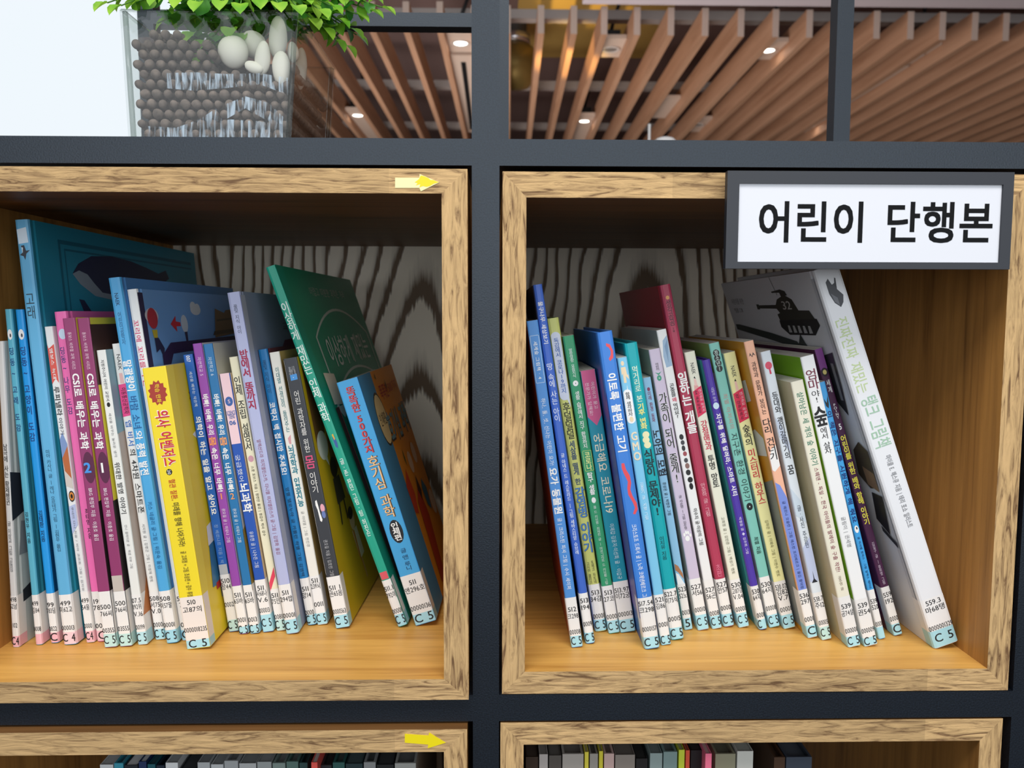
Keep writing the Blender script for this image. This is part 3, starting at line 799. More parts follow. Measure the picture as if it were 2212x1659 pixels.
RIGHTS = [
 BK('yoga', 1137, 695, 1160, 1235, 1400, 1263, '#4f8fd6', 'light blue paperback with an outlined box near its top, resting against the oak side', 1290, 1375,
    ((1316, '512'), (1331, '크298'), (1366, '00008')), left='#b5483c', P=(('o', .5, 776, .40, 50, '#c6dcf2'),),
    T=(('r', '세계숲 그림책 · 4', 738, 818, .36, '#e6f0fa', .5, 1), ('r', '하나, 둘, 셋, 신나는 어린이 요가!', 858, 1002, .42, '#eaf2fa'), ('r', '요가 동물원', 1006, 1108, .72, W_, .5, 2), ('r', '글 | 크리스틴 피셔 그림 | 수시 세이퍼', 1115, 1272, .40, '#e2ecf8', .5, 1))),
 BK('dark', 1150, 617, 1171, 1265, 1392, 1286, '#4068c4', 'tall cobalt blue book standing higher than the spines around it, near the oak side', 1280, 1368,
    ((1296, '513'), (1311, '194'), (1348, '0009')), hard=True, kind='picture_book', left='#2a3f70',
    T=(('r', '물구나무 세상보기', 652, 742, .52, W_, .5, 1), ('s', '땅 속에 사는 아이', 782, 906, .68, '#e6ecf8', .5), ('s', '글 아네스 드 레스트라드 | 그림 세바스티앙 슈브레', 974, 1194, .42, '#dde6f6', .5, 1))),
 BK('lime', 1181, 690, 1208, 1286, 1366, 1312, '#ccd076', 'lime yellow book with a pale speech bubble and blue lettering', 1262, 1340,
    ((1280, '513'), (1294, '34감'), (1332, '00001')), hard=True, left='#b9b84e',
    P=(('o2', .5, 791, .40, 72, '#d3dae8'), ('p', [(.62, 858), (.86, 858), (.92, 880)], '#d3dae8')),
    T=(('s', '독감에서 코로나19까지', 732, 848, .44, '#2c64b4', .5, 1), ('s', '후덜덜덜', 868, 946, .66, '#23231c', .5, 1), ('s', '세상을 떨게 한', 950, 1044, .5, '#44586c', .5, 2), ('s', '감염병 이야기', 1050, 1192, .86, '#2f4a6c', .53, 2), ('s', '감염병 이야기', 1050, 1192, .82, '#4a86cc', .5, 1), ('s', '고시아 쿨리크', 1212, 1260, .24, '#4a4a38', .28), ('s', '토메크 자트네', 1210, 1260, .24, '#4a4a38', .66))),
 BK('greenr', 1215, 728, 1239, 1315, 1370, 1340, '#32996b', 'green paperback with white lettering, a white 1 disc and a small white sun', 1265, 1342,
    ((1280, '513'), (1294, '27코'), (1333, '0000')), left='#2a8760',
    P=(('e', .5, 828, .24, 6, W_), ('s', .5, 1078, .22, 7, W_), ('o', .55, 993, .40, 22, '#cfe07a')),
    T=(('s', '말랑말랑 요즘지식', 755, 816, .32, '#d8eee2', .5, 1), ('hw', '1', 828, 0, .14, K_, .5, 1), ('s', '생활 습관에서 지구 환경까지', 845, 966, .42, W_, .5, 1), ('s', '코로나', 974, 1013, .52, '#e2ec9a', .55, 2), ('s', '탐구 생활', 1018, 1066, .5, W_, .5, 2), ('s', '폴 드 리브롱·최재천 글 | 마르그리트 드 리브롱 그림', 1090, 1262, .3, '#cfe6da'))),
 BK('covid', 1253, 804, 1285, 1341, 1368, 1375, '#1c93ab', 'teal paperback with a pink pointed band at its top', 1256, 1340,
    ((1275, '513.97'), (1288, '이72궁'), (1328, '000013')), left='#d8cf4a',
    P=(('p', [(0, 803), (1, 803), (1, 900), (.55, 920), (0, 900)], '#d55e90'),),
    T=(('r', '어린이가 묻고', 828, 886, .25, '#f6e4ec', .68), ('r', '전문가가 답해요!', 828, 898, .25, '#f6e4ec', .32), ('r', '궁금해요 코로나19', 936, 1108, .62, '#f3ecd0', .5, 1), ('r', '이재갑·김윤지·이선희 글 · 이갑규', 1130, 1252, .32, '#d8eef2'))),
 BK('meat', 1289, 720, 1323, 1393, 1404, 1427, '#3f82d8', 'bright blue hardback with red sausages on its spine, standing forward', 1291, 1378,
    ((1303, '517.54'), (1318, '크298'), (1360, '0000157')), hard=True, left='#2f62ac', C=(('L', 'p', [(0, .1), (.3, .1), (.3, .55), (0, .82)], '#6a5fb0'),), kind='picture_book',
    P=(('p', [(.48, 744), (.72, 748), (.86, 762), (.80, 776), (.58, 782), (.50, 777), (.66, 770), (.70, 762), (.62, 754), (.46, 750)], '#e4525a'),
       ('p', [(.30, 998), (.48, 998), (.54, 1012), (.72, 1026), (.74, 1042), (.62, 1056), (.70, 1070), (.90, 1086), (.92, 1100), (.70, 1110), (.56, 1108), (.74, 1096), (.66, 1084), (.44, 1066), (.44, 1052), (.54, 1038), (.36, 1020), (.28, 1008)], '#e4525a')),
    T=(('r', '이토록 불편한 고기', 806, 976, .60, W_, .5, 2), ('r', '크리스토프 드뢰서 글 | 노라 코에넨베르크 그', 1130, 1290, .34, '#eaf2fc', .5, 1))),
 BK('gmo', 1333, 775, 1354, 1429, 1395, 1451, '#80c8e9', 'pale blue paperback with a cream figure, white bubble and stacked cream capitals', 1284, 1375,
    ((1295, '521'), (1309, '김86'), (1350, '0001')), left='#5a9fc4',
    P=(('e', .45, 787, .16, 5, '#efd9b4'), ('p', [(.22, 795), (.68, 795), (.74, 812), (.86, 812), (.86, 822), (.60, 814), (.58, 828), (.32, 828), (.34, 808), (.2, 812)], '#efd9b4'), ('o2', .48, 878, .42, 36, W_), ('p', [(.5, 848), (.62, 848), (.56, 832)], W_), ('e', .5, 905, .2, 6, '#efd9b4')),
    T=(('s', '함께 생각하자', 848, 898, .46, '#2a2a2c', .48, 1), ('s', 'GMO', 930, 994, .85, '#f0dfc0', .5, 2), ('s', '김훈기 글·서영 그림', 1040, 1120, .38, '#e8f6fc'))),
 BK('food', 1348, 744, 1376, 1450, 1384, 1480, '#12a7b0', 'turquoise hardback with a trio of cream discs midway down its spine', 1272, 1358,
    ((1283, '522.7'), (1297, '이75식'), (1338, '00015')), hard=True, left='#0b7f7e',
    P=(('e', .55, 938, .26, 7, '#efe8b8'), ('e', .50, 949, .26, 7, '#efe8b8'), ('e', .55, 960, .26, 7, '#efe8b8')),
    T=(('s', '먹거리로 본', 793, 868, .46, '#e8f2d8', .5, 1), ('s', '기후 변화', 872, 926, .5, '#f0e88c', .5, 2), ('s', '식량이 문제야!', 970, 1112, .70, '#16343a', .5, 2), ('s', '이지유 지음', 1157, 1208, .38, '#10484e'))),
 BK('noah', 1388, 818, 1406, 1479, 1362, 1497, '#93c6e8', 'baby blue paperback with bold black lettering and a tan swirl near its foot', 1262, 1337,
    ((1273, '523'), (1287, '52노'), (1324, '0013')), P=(('p', [(0, 1216), (.5, 1222), (1, 1240), (1, 1252), (.4, 1236), (0, 1230)], '#b07a54'), ('p', [(0, 1236), (.4, 1240), (1, 1262), (0, 1262)], '#f0f4f6')), left='#6fa6c8', c5='5',
    T=(('s', '●미래 환경 동화', 838, 912, .42, '#8c3a5e', .5, 1), ('r', '노아의 모험', 928, 1028, .90, '#1c2430', .5, 2), ('r', '문상온 글 | 박현주 그림', 1040, 1112, .42, '#2c3a4c', .5, 1))),
 BK('lavr', 1401, 757, 1423, 1508, 1363, 1535, '#cfc2d8', 'pale lilac paperback with white-edged black brush lettering and a white paw print', 1250, 1330,
    ((1268, '527'), (1281, '서56'), (1318, '00010')), left='#c9c5b6',
    P=(('e', .5, 818, .2, 6, '#3f9a7c'), ('p', [(.2, 805), (.5, 812), (.8, 805), (.5, 808)], '#3f9a7c'), ('e', .5, 1162, .2, 6, W_), ('e', .28, 1153, .09, 4, W_), ('e', .46, 1149, .09, 4, W_), ('e', .64, 1150, .09, 4, W_), ('e', .8, 1156, .09, 4, W_)),
    T=(('hw', '2', 818, 0, .16, W_, .5, 1), ('s', '어린이', 786, 802, .3, '#2a2a2c', .5), ('s', '가족이 되어 줄게!', 850, 1042, .86, W_, .5, 2), ('s', '가족이 되어 줄게!', 850, 1042, .78, '#17171a', .5, 1), ('s', '글 서순영 | 그림 김수정', 1068, 1142, .3, '#4a4652'))),
 BK('bug', 1418, 715, 1439, 1539, 1360, 1561, '#eceded', 'white paperback with crumpled blue cloth picture and little black insects on its spine', 1252, 1332,
    ((1274, '527'), (1288, '56곤'), (1326, '0008')), left='#b9b9b2',
    P=(('p', [(.42, 738), (1, 728), (1, 792), (.3, 794), (.2, 770)], '#9db8d2'), ('p', [(.5, 750), (.96, 735), (.6, 786)], '#7f9dbc'), ('e', .5, 942, .22, 6, '#2c2c2e'), ('e', .52, 954, .2, 5, '#44444a'), ('e', .5, 966, .18, 6, '#36363a'), ('e', .54, 978, .2, 5, '#a05058'), ('e', .52, 992, .2, 5, '#4a4a50'), ('e', .55, 1004, .22, 6, '#8a6a64'), ('e', .52, 1018, .24, 6, '#2c2c2e'), ('e', .58, 1034, .26, 6, '#1c1c1e'), ('e', .56, 1048, .2, 7, '#1c1c1e')),
    T=(('s', '곤충을', 828, 856, .5, K_, .5, 1), ('s', '왜', 858, 867, .5, '#d8305a', .5, 1), ('s', '먹어요?', 870, 902, .5, K_, .5, 1), ('r', '이수지 글·이상미 그림', 1095, 1176, .42, '#3a3a3c', .5, 1))),
 BK('red', 1425, 618, 1449, 1564, 1356, 1589, '#b23c58', 'tall crimson cloth hardback with bold white lettering, standing highest amid the row', 1250, 1328,
    ((1262, '527'), (1275, '안57'), (1314, '0000')), hard=True, left='#a82f3a', kind='picture_book', C=(('L', 'p', [(.12, .70), (.62, .73), (.62, .80), (.12, .78)], '#6c5a6c'),),
    P=(('e', .5, 645, .16, 4, '#e8a860'),),
    T=(('s', '생각곰곰', 650, 704, .52, '#3a1a24', .5), ('s', '18', 707, 718, .3, '#3a1a24', .5), ('s', '일하는 개들', 803, 932, .92, W_, .5, 2), ('s', '안승하 글·그림', 1040, 1112, .44, '#f0b8c2', .5), ('s', '초판', 1218, 1245, .5, '#e07a94', .5, 1))),
 BK('naekf', 1478, 763, 1499, 1596, 1357, 1622, '#eae9d6', 'ivory paperback with a crimson box, standing right of the tall crimson hardback', 1252, 1326,
    ((1264, '530'), (1277, '고87강'), (1290, 'V.04'), (1317, '00001')), left='#cfd6c8',
    P=(('p', [(.3, 832), (.55, 832), (.72, 838), (.85, 845), (.2, 845)], '#e8aaa4'), ('p', [(.38, 818), (.5, 814), (.56, 820)], K_), ('p', [(.38, 820), (.56, 820), (.62, 834), (.34, 834)], '#f2c8c0'), ('p', [(0, 845), (1, 836), (1, 892), (.0, 900)], '#dc2a58')),
    T=(('r', 'NAEK', 786, 810, .45, '#2a2c30', .5), ('r', '반가워요 공학자', 842, 890, .28, '#f6d8e0', .72), ('r', '04 재료공학자', 844, 892, .28, '#4a1028', .34, 1), ('s', '강철맨과', 908, 972, .66, '#d0284e', .5, 1), ('s', '투명 망토', 982, 1052, .66, K_, .5, 1), ('r', '고희정 글 | 김민준 그림 | 백성기 멘토', 1115, 1240, .32, '#707060'))),
 BK('purple', 1517, 780, 1533, 1641, 1362, 1661, '#4f38a6', 'narrow indigo paperback with white lettering and a teal cover', 1266, 1340,
    ((1278, '530'), (1291, '64지'), (1330, '0001')), left='#3f9aa0', P=(('e', .5, 877, .36, 7, '#cfe6f4'),), hard=True,
    T=(('r', '내일의 공학', 838, 868, .4, '#d6d0ee'), ('r', '지구를 위해 달려라, 스마트 시티', 893, 1070, .60, W_, .5, 2), ('r', '박열음 글 ◆ 김주희 그림', 1115, 1196, .36, '#d6d0ee', .5, 1))),
 BK('mint', 1531, 744, 1551, 1663, 1357, 1689, '#82c7ba', 'mint green paperback with a chain of black discs at its top', 1246, 1330,
    ((1263, '530'), (1276, '64지'), (1315, '00008')), left='#9ac06a', C=(('L', 'p', [(.0, .1), (.1, .1), (.1, .9), (0, .9)], '#d9ddd0'),),
    P=(('e', .5, 765, .3, 7, '#23282a'), ('e', .5, 776, .3, 7, '#23282a'), ('e', .5, 787, .3, 7, '#23282a'), ('e', .5, 798, .3, 7, '#23282a'), ('e', .55, 1093, .3, 8, '#1c2022')),
    T=(('s', '청소년1', 760, 804, .36, '#cfe4de', .5, 1), ('r', '최열 아저씨의', 850, 926, .42, '#c99a94', .5), ('r', '지구촌 환경 이야기', 934, 1082, .66, '#24403c', .5, 0), ('hw', '1', 1093, 0, .2, W_, .55, 1), ('r', '최열 지음', 1158, 1196, .42, '#23403c', .5, 1))),
 BK('naeks', 1563, 765, 1585, 1694, 1360, 1724, '#f0ecaa', 'pale yellow paperback with a crimson box, beside the peach and orange one', 1256, 1330,
    ((1268, '530.02'), (1280, '김82'), (1293, 'V.7'), (1318, '00001')), left='#a8d0cc',
    P=(('p', [(.38, 825), (.5, 820), (.56, 826)], K_), ('p', [(.38, 826), (.56, 826), (.62, 848), (.34, 848)], '#f2c8b8'), ('p', [(0, 850), (1, 842), (1, 906), (.0, 912)], '#dc2a50')),
    T=(('r', 'NAEK', 793, 817, .45, '#2a2c30', .5), ('r', '반가워요 공학자', 849, 903, .28, '#f6d8e0', .72), ('r', '07 건축공학자', 852, 906, .28, '#4a1028', .34, 1), ('s', '숲속의', 918, 962, .68, K_, .5, 1), ('s', '미스터리 하우스', 970, 1088, .68, '#d0283e', .5, 1), ('r', '김하은 글 | 이예숙 그림 | 이현수 멘토', 1122, 1246, .3, '#75724c'))),
 BK('peach', 1607, 740, 1624, 1746, 1380, 1772, '#f5bb9c', 'peach paperback with a white cloud shape and orange cover', 1274, 1353,
    ((1287, '536'), (1300, '297'), (1339, '0001')), left='#d9982a', c5='C',
    C=(('L', 'p', [(.02, .02), (.9, .02), (.9, .36), (.5, .42), (.2, .50), (.02, .54)], '#8d9494'), ('L', 'p', [(.02, .62), (.2, .60), (.25, .67), (.12, .70), (.02, .68)], '#e0e2e0'), ('L', 'p', [(.08, .80), (.22, .78), (.18, .86), (.1, .87)], '#e0e2e0')),
    P=(('p', [(0, 985), (.4, 968), (1, 962), (1, 1006), (.3, 1016), (0, 1012)], '#f2f0ee'), ('p', [(0, 1038), (.5, 1046), (1, 1075), (1, 1274), (0, 1274)], '#7c92dc'), ('p', [(.2, 772), (.35, 764), (.5, 772), (.65, 764), (.85, 772), (.65, 769), (.5, 774), (.35, 769)], '#4a3a34')),
    T=(('s', '과학과 문화가 보이는', 784, 894, .50, '#4a2f28', .5, 1), ('s', '다리 건너기', 904, 992, .86, '#1c1c1e', .5, 1), ('r', '글 예르나 오슬란 | 그림 예스런 프리베르크 | 옮김 황덕령', 1080, 1272, .34, '#2c3a70', .5))),
 BK('gull', 1643, 762, 1662, 1776, 1384, 1801, '#dfe7ee', 'misty white paperback with a small red tree at its top', 1280, 1356,
    ((1294, '538.7'), (1308, '주12'), (1346, '00005')), tape=MINT, left='#d6dadc',
    P=(('e', .5, 792, .34, 8, '#e0506a'), ('p', [(.45, 796), (.6, 796), (.64, 810), (.44, 810)], '#d04060'), ('p', [(0, 900), (.5, 915), (1, 960), (1, 985), (0, 940)], '#c2cde0'), ('p', [(0, 1050), (1, 1085), (1, 1130), (0, 1110)], '#cbd9e6'), ('p', [(0, 1180), (1, 1160), (1, 1256), (0, 1256)], '#c0cae6'), ('p', [(.2, 1258), (.45, 1250), (.5, 1232), (.55, 1250), (.8, 1258)], '#23242c')),
    T=(('s', '등대와 괭이갈매기의', 848, 990, .62, '#26262a', .5, 1), ('s', '꿈', 1000, 1026, .66, '#1c1c1e', .5, 1), ('s', '글·사진 주강현', 1090, 1182, .42, '#4a5260', .5))),
 BK('forest', 1708, 827, 1732, 1833, 1400, 1865, '#ede8d4', 'short cream paperback with green and maroon lettering, in front of the green-edged white one', 1290, 1377,
    ((1311, '539'), (1326, '공74살'), (1364, '000001')), left='#d8cda8',
    T=(('r', '살아남은 세 개의 숲 이야기', 850, 1006, .52, '#3f8068', .5, 1), ('r', '스웨덴 - 독일 - 한국 아이들의 발레이 숲 구출 작전!', 1010, 1236, .36, '#94505c', .5, 1), ('s', '공주영 글', 1245, 1276, .28, '#8a7a6a', .5))),
 BK('mom', 1729, 773, 1755, 1868, 1398, 1902, '#f2f3f3', 'glossy white paperback with maroon and black brush lettering and lime green cover', 1295, 1380,
    ((1309, '539'), (1324, '권54'), (1364, '000009')), left='#86be22',
    T=(('s', '엄마', 802, 844, .86, '#7a2f46', .5, 1), ('s', '야!', 846, 872, .66, K_, .5), ('s', '숲', 880, 922, .98, K_, .5, 2), ('s', '에서 살자', 924, 980, .55, K_, .5), ('r', '글림이 | 권세명', 1115, 1182, .34, '#8a8c90'))),
 BK('earth', 1768, 828, 1781, 1899, 1382, 1919, '#42a3e3', 'narrow azure paperback with navy lettering and a black bird, between white and dark purple spines', 1274, 1356,
    ((1299, '539'), (1312, '520'), (1349, '0001')), left='#2f7cb0',
    P=(('p', [(.2, 862), (.5, 872), (.85, 856), (.75, 876), (.6, 884), (.3, 878)], '#20242a'), ('e', .5, 1142, .3, 8, W_), ('e', .55, 1140, .1, 3, K_)),
    T=(('r', '이 책은 지구를 시원하게 해 줘요', 888, 1128, .68, '#153a7c', .5, 2), ('r', '글 이사벨 토마스 · 그림 알렉스 패터슨', 1158, 1272, .36, '#174a78', .5, 1))),
 BK('ship', 1757, 757, 1774, 1931, 1375, 1955, '#4a2244', 'dark purple paperback with yellow lettering, left of the tank book', 1268, 1350,
    ((1285, '559'), (1299, '192'), (1338, '0000')), left='#5a2348', c5='C',
    P=(('p', [(0, 757), (1, 757), (1, 800), (0, 800)], '#85448f'), ('e', .5, 806, .4, 9, '#2a1a2a'), ('e', .5, 806, .22, 5, '#d8c87a')),
    T=(('s', '세계', 822, 850, .5, W_, .55, 1), ('s', 'POINT', 872, 905, .42, W_, .55, 1), ('s', '5', 912, 930, .6, W_, .5, 2), ('s', '어린이를 위한 배와 항해 이야기', 940, 1132, .70, '#f0e455', .5, 2), ('s', '김길구 글 | 류희영 그림', 1170, 1262, .34, '#d8c6d8', .5))),
 BK('tank', 1757, 586, 1812, 2019, 1403, 2082, '#eceef2', 'thick white hardback with a tank on its spine, leaning by the right oak side', 1296, 1366,
    ((1306, '559.3'), (1321, '마68탱'), (1360, '0000001329')), hard=True, left='#e6e9ee', lab='#f0f0f0', kind='picture_book', wr=.80,
    P=(('p', [(.30, 616), (.42, 610), (.5, 624), (.62, 622), (.64, 636), (.80, 650), (.72, 664), (.58, 672), (.40, 660), (.30, 640)], '#3a3d44'), ('p', [(.36, 640), (.56, 652), (.56, 668), (.42, 658)], '#6a6d74'), ('p', [(.58, 626), (.66, 612), (.7, 614), (.64, 634)], '#2a2c32')),
    T=(('r', '진짜진짜 재밌는', 690, 850, .50, '#c9dba6', .42, 1), ('r', '탱크 그림책', 858, 968, .66, '#a6cbb0', .5, 1), ('r', '마이클 E. 해스큐 지음 | 테리 포쇼 일러스트', 985, 1142, .24, '#8c8e92', .55, 1)),
    C=(('L', 'p', [(.02, .02), (.04, .02), (.04, .98), (.02, .98)], '#cfd3da'),
       # tank: gun, turret, roof gun, hull, tracks, road wheels
       ('L', 'p', [(.36, .906), (.60, .909), (.60, .906), (.63, .906), (.63, .922), (.60, .922), (.60, .919), (.36, .918)], '#30302e'),
       ('L', 'p', [(.22, .900), (.40, .893), (.43, .912), (.39, .934), (.31, .946), (.25, .932)], '#36362f'), ('L', 't', '32', .315, .916, .09, .034, '#c9c9c4', 1),
       ('L', 'p', [(.28, .944), (.34, .942), (.345, .953), (.42, .954), (.42, .958), (.33, .962), (.29, .956)], '#30302e'),
       ('L', 'p', [(.37, .946), (.374, .946), (.40, 1.0), (.397, 1.0)], '#55554e'),
       ('L', 'p', [(.10, .874), (.42, .868), (.43, .890), (.34, .902), (.13, .900)], '#3a3a34'),
       ('L', 'p', [(.09, .878), (.43, .872), (.43, .852), (.37, .830), (.14, .833), (.08, .860)], '#242428'),
       ) + tuple(('L', 'p', [(.155 + .045 * i, .838), (.185 + .045 * i, .837), (.180 + .045 * i, .858), (.162 + .045 * i, .858)], '#b4b6b8') for i in range(5)) + (
       ('L', 'p', [(.28, .785), (.55, .808), (.97, .838), (.97, .856), (.92, .856), (.55, .832), (.32, .812)], '#2f3a3a'), ('L', 'p', [(.20, .775), (.34, .785), (.30, .812), (.27, .835), (.25, .812)], '#2f3a3a'),
       ('L', 'p', [(.05, .79), (.12, .78), (.16, .74), (.15, .66), (.08, .62), (.06, .70)], '#34353a'), ('L', 'p', [(.07, .76), (.09, .76), (.10, .66), (.08, .66)], '#8a8c8e'),
       ('L', 'p', [(.02, .53), (.07, .55), (.13, .52), (.15, .45), (.09, .42), (.03, .43)], '#4a4238'), ('L', 'p', [(.03, .47), (.10, .48), (.10, .43), (.03, .42)], '#8a6f58'), ('L', 'p', [(.02, .41), (.09, .41), (.12, .33), (.05, .30)], '#2a2a2c'),
       ('L', 'p', [(.02, .285), (.10, .315), (.10, .30), (.02, .27)], '#34363a'),
       ('L', 't', '어린이를 위한', .84, .935, .16, .022, '#8a8c90', 0), ('L', 't', '탱크', .86, .905, .12, .018, '#8a8c90', 0))),
]

# every character used
for sp in LEFT + RIGHTS:
    for t in sp['T']:
        bold = t[7] if len(t) > 7 else 0
        ALLTEXT |= {(c, bold) for c in t[1]}
    for ln in sp['lines']:
        ALLTEXT |= {(c, 1) for c in ln[1]}
    ALLTEXT |= {(c, 1) for c in sp['c5']}
    for c in sp['C']:
        if c[1] == 't':
            ALLTEXT |= {(ch, c[8]) for ch in c[2]}
ALLTEXT = {(c, k) for c, k in ALLTEXT if c != ' '}
glyphs_build(ALLTEXT)

# sign paper and its lettering
INK = plain('sign_ink', '#17181a', 0.7, 0.0, 0.1)
b = MB()
b.box(bz_l - .001, sw - bz_r + .001, 0.0016, 0.0024, -sh + bz_b - .001, -bz_t + .001, paper('#e6e9f1', 0.5, 0.0, 0.25))
ux = sw / 618.0
line_text(b, SIGNTEXT, [(1893.5 - 1569) * ux, 0.00150, -(480.5 - 370) * sh / 211.5], (1, 0, 0), (0, 0, 1), INK, 93 * ux, 517 * ux, 3)
b.build('sign_paper', sign)


def layout(specs, zf):
    out = []
    for s in specs:
        p = on_z(s['blx'], s['bly'], zf)
        Y = p[1]
        tl, tr, br = on_y(s['tlx'], s['tly'], Y), on_y(s['trx'], s['tly'], Y), on_y(s['brx'], s['bly'], Y)
        th = math.atan2(p[0] - tl[0], tl[2] - p[2])
        h = math.hypot(p[0] - tl[0], tl[2] - p[2])
        t = .5 * ((br[0] - p[0]) + (tr[0] - tl[0])) * math.cos(th)
        wall = (Lx0 if zf == Lz0 else Rx0) + 0.0006
        if p[0] - h * math.sin(th) < wall:
            th = math.asin(max(0.0, (p[0] - wall) / h))
        out.append(dict(s, X=max(p[0], wall), Y=Y, th=th, h=h, t=t))
    for it in range(40):                                   # keep neighbours from cutting into each other
        for a, c in zip(out, out[1:]):
            zt = min(a['h'] * math.cos(a['th']), c['h'] * math.cos(c['th']))
            ov = max((a['X'] + a['t'] / math.cos(a['th']) - z * math.tan(a['th'])) - (c['X'] - z * math.tan(c['th'])) for z in (0, zt)) + 0.0005
            if ov > 1e-5:
                a['t'] -= ov * .25 * math.cos(a['th'])
                c['X'] += ov * .25
                c['t'] -= ov * .25 * math.cos(c['th'])
    return out


def make_book(s, zf, group):
    th, psi, h, t = s['th'], math.radians(s['yaw']), s['h'], s['t']
    hard = s['hard']
    Wd = min(h * s['wr'], DEPTH - 0.012 - s['Y'])
    rot = Matrix.Rotation(-psi, 4, 'Z')
    base = Matrix(((math.cos(th), 0, -math.sin(th), 0), (0, 1, 0, 0), (math.sin(th), 0, math.cos(th), 0), (0, 0, 0, 1)))
    mw = Matrix.Translation((s['X'], s['Y'], zf + 0.0003)) @ rot @ base
    e = tag(empty(s['kind'], matrix=mw), s['label'], 'book', group)
    c = 0.0019 if hard else 0.0005
    c = min(c, t * .22)
    r = min(0.0022 if hard else 0.0011, t * .3)
    gw, gd = (0.0085, 0.0007) if hard else (0.006, 0.0)
    lp = [(0, Wd), (0, gw), (gd, gw * .82), (gd, gw * .62), (0, gw * .45), (0, r), (r * .3, r * .3), (r, 0)]
    rp = [(t - x, y) for x, y in reversed(lp)]
    prof = lp + rp
    n = len(prof)
    inner = [(min(max(x, c + (gd if 0 < i < 4 or n - 5 < i < n - 1 else 0)), t - c), max(y, c)) for i, (x, y) in enumerate(prof)]
    spine_m, left_m, right_m = paper(s['col'], 0.40), paper(s['left'], 0.40), paper(s['right'], 0.40)
    edge_m = spine_m if hard else paper('#e4e2da', 0.6)
    b = MB()
    for i in range(n - 1):
        (xa, ya), (xb, yb) = prof[i], prof[i + 1]
        mt = spine_m if max(ya, yb) <= r + 1e-6 else (left_m if i < n / 2 else right_m)
        b.add([(xa, ya, 0), (xb, yb, 0), (xb, yb, h), (xa, ya, h)], [(0, 1, 2, 3)], mt)
        (ia, ja), (ib, jb) = inner[i], inner[i + 1]
        b.add([(ia, ja, 0), (ib, jb, 0), (ib, jb, h), (ia, ja, h)], [(3, 2, 1, 0)], edge_m)
        for z in (0, h):
            b.add([(xa, ya, z), (xb, yb, z), (ib, jb, z), (ia, ja, z)], [(0, 1, 2, 3)], edge_m)
    for i in (0, n - 1):
        (xa, ya), (ia, ja) = prof[i], inner[i]
        b.add([(xa, ya, 0), (ia, ja, 0), (ia, ja, h), (xa, ya, h)], [(0, 1, 2, 3)], edge_m)
    px = h / (s['bly'] - s['tly'])

    def V(y):
        return h * (s['bly'] - y) / (s['bly'] - s['tly'])
    lay = 0
    EX, EZ = (1, 0, 0), (0, 0, 1)
    DN = (0, 0, -1)
    # printed patches on the spine
    u0, u1 = r * .5, t - r * .5

    def U(f):
        return min(max(f * t, u0), u1)
    for d in s['P']:
        o = -0.00005 - 0.00002 * lay
        lay += 1
        if d[0] == 'p':
            pts, col = [(U(x), V(y)) for x, y in d[1]], d[2]
        elif d[0] == 'e':
            pts, col = [(U(d[1]) + math.cos(k * math.pi / 10) * d[3] * t, V(d[2]) + math.sin(k * math.pi / 10) * d[4] * px) for k in range(20)], d[5]
        elif d[0] == 's':
            pts, col = [(U(d[1]) + math.cos(k * math.pi / 12) * d[3] * t * (1 if k % 2 else .8), V(d[2]) + math.sin(k * math.pi / 12) * d[4] * px * (1 if k % 2 else .8)) for k in range(24)], d[5]
        elif d[0] == 'o2':                                   # filled pill
            a, bb = d[3] * t, d[4] * px
            pts = [(U(d[1]) + a * math.cos(q), V(d[2]) + (bb - a) * (1 if math.sin(q) >= 0 else -1) + a * math.sin(q)) for q in [k * math.pi / 10 + .01 for k in range(20)]]
            col = d[5]
        elif d[0] == 'o':                                    # outlined box
            a, bb, w = d[3] * t, d[4] * px, 0.0003
            cx, cy = U(d[1]), V(d[2])
            for q in ([(-a, -bb), (a, -bb), (a, -bb + w), (-a, -bb + w)], [(-a, bb - w), (a, bb - w), (a, bb), (-a, bb)], [(-a, -bb), (-a + w, -bb), (-a + w, bb), (-a, bb)], [(a - w, -bb), (a, -bb), (a, bb), (a - w, bb)]):
                b.add([(cx + x, o, cy + y) for x, y in q], [(0, 1, 2, 3)], paper(d[5]))
            continue
        b.add([(x, o, z) for x, z in pts], [tuple(range(len(pts)))], paper(col))
    o = -0.00008 - 0.00002 * lay
    for d in s['T']:
        mode, text, y0, y1, wf, col = d[:6]
        uo = d[6] if len(d) > 6 else .5
        bold = d[7] if len(d) > 7 else 0
        o -= 0.00004
        mt = paper(col)
        if mode in ('h', 'hw'):
            if mode == 'h':
                line_text(b, text, [uo * t, o, V(y0)], EX, EZ, mt, wf * t, None, bold)
            else:
                L = wf * t
                line_text(b, text, [uo * t, o, V(y0)], EX, EZ, mt, min(L * 1.0, 12 * px), L, bold)
        elif mode == 'r':
            line_text(b, text, [uo * t, o, V(.5 * (y0 + y1))], DN, EX, mt, wf * t * 1.08, (y1 - y0) * px, bold)
        else:
            stack_text(b, text, [uo * t, o, V(.5 * (y0 + y1))], EX, EZ, mt, wf * t * 1.08, (y1 - y0) * px, bold)
    # cover pictures
    oc = 0.00005
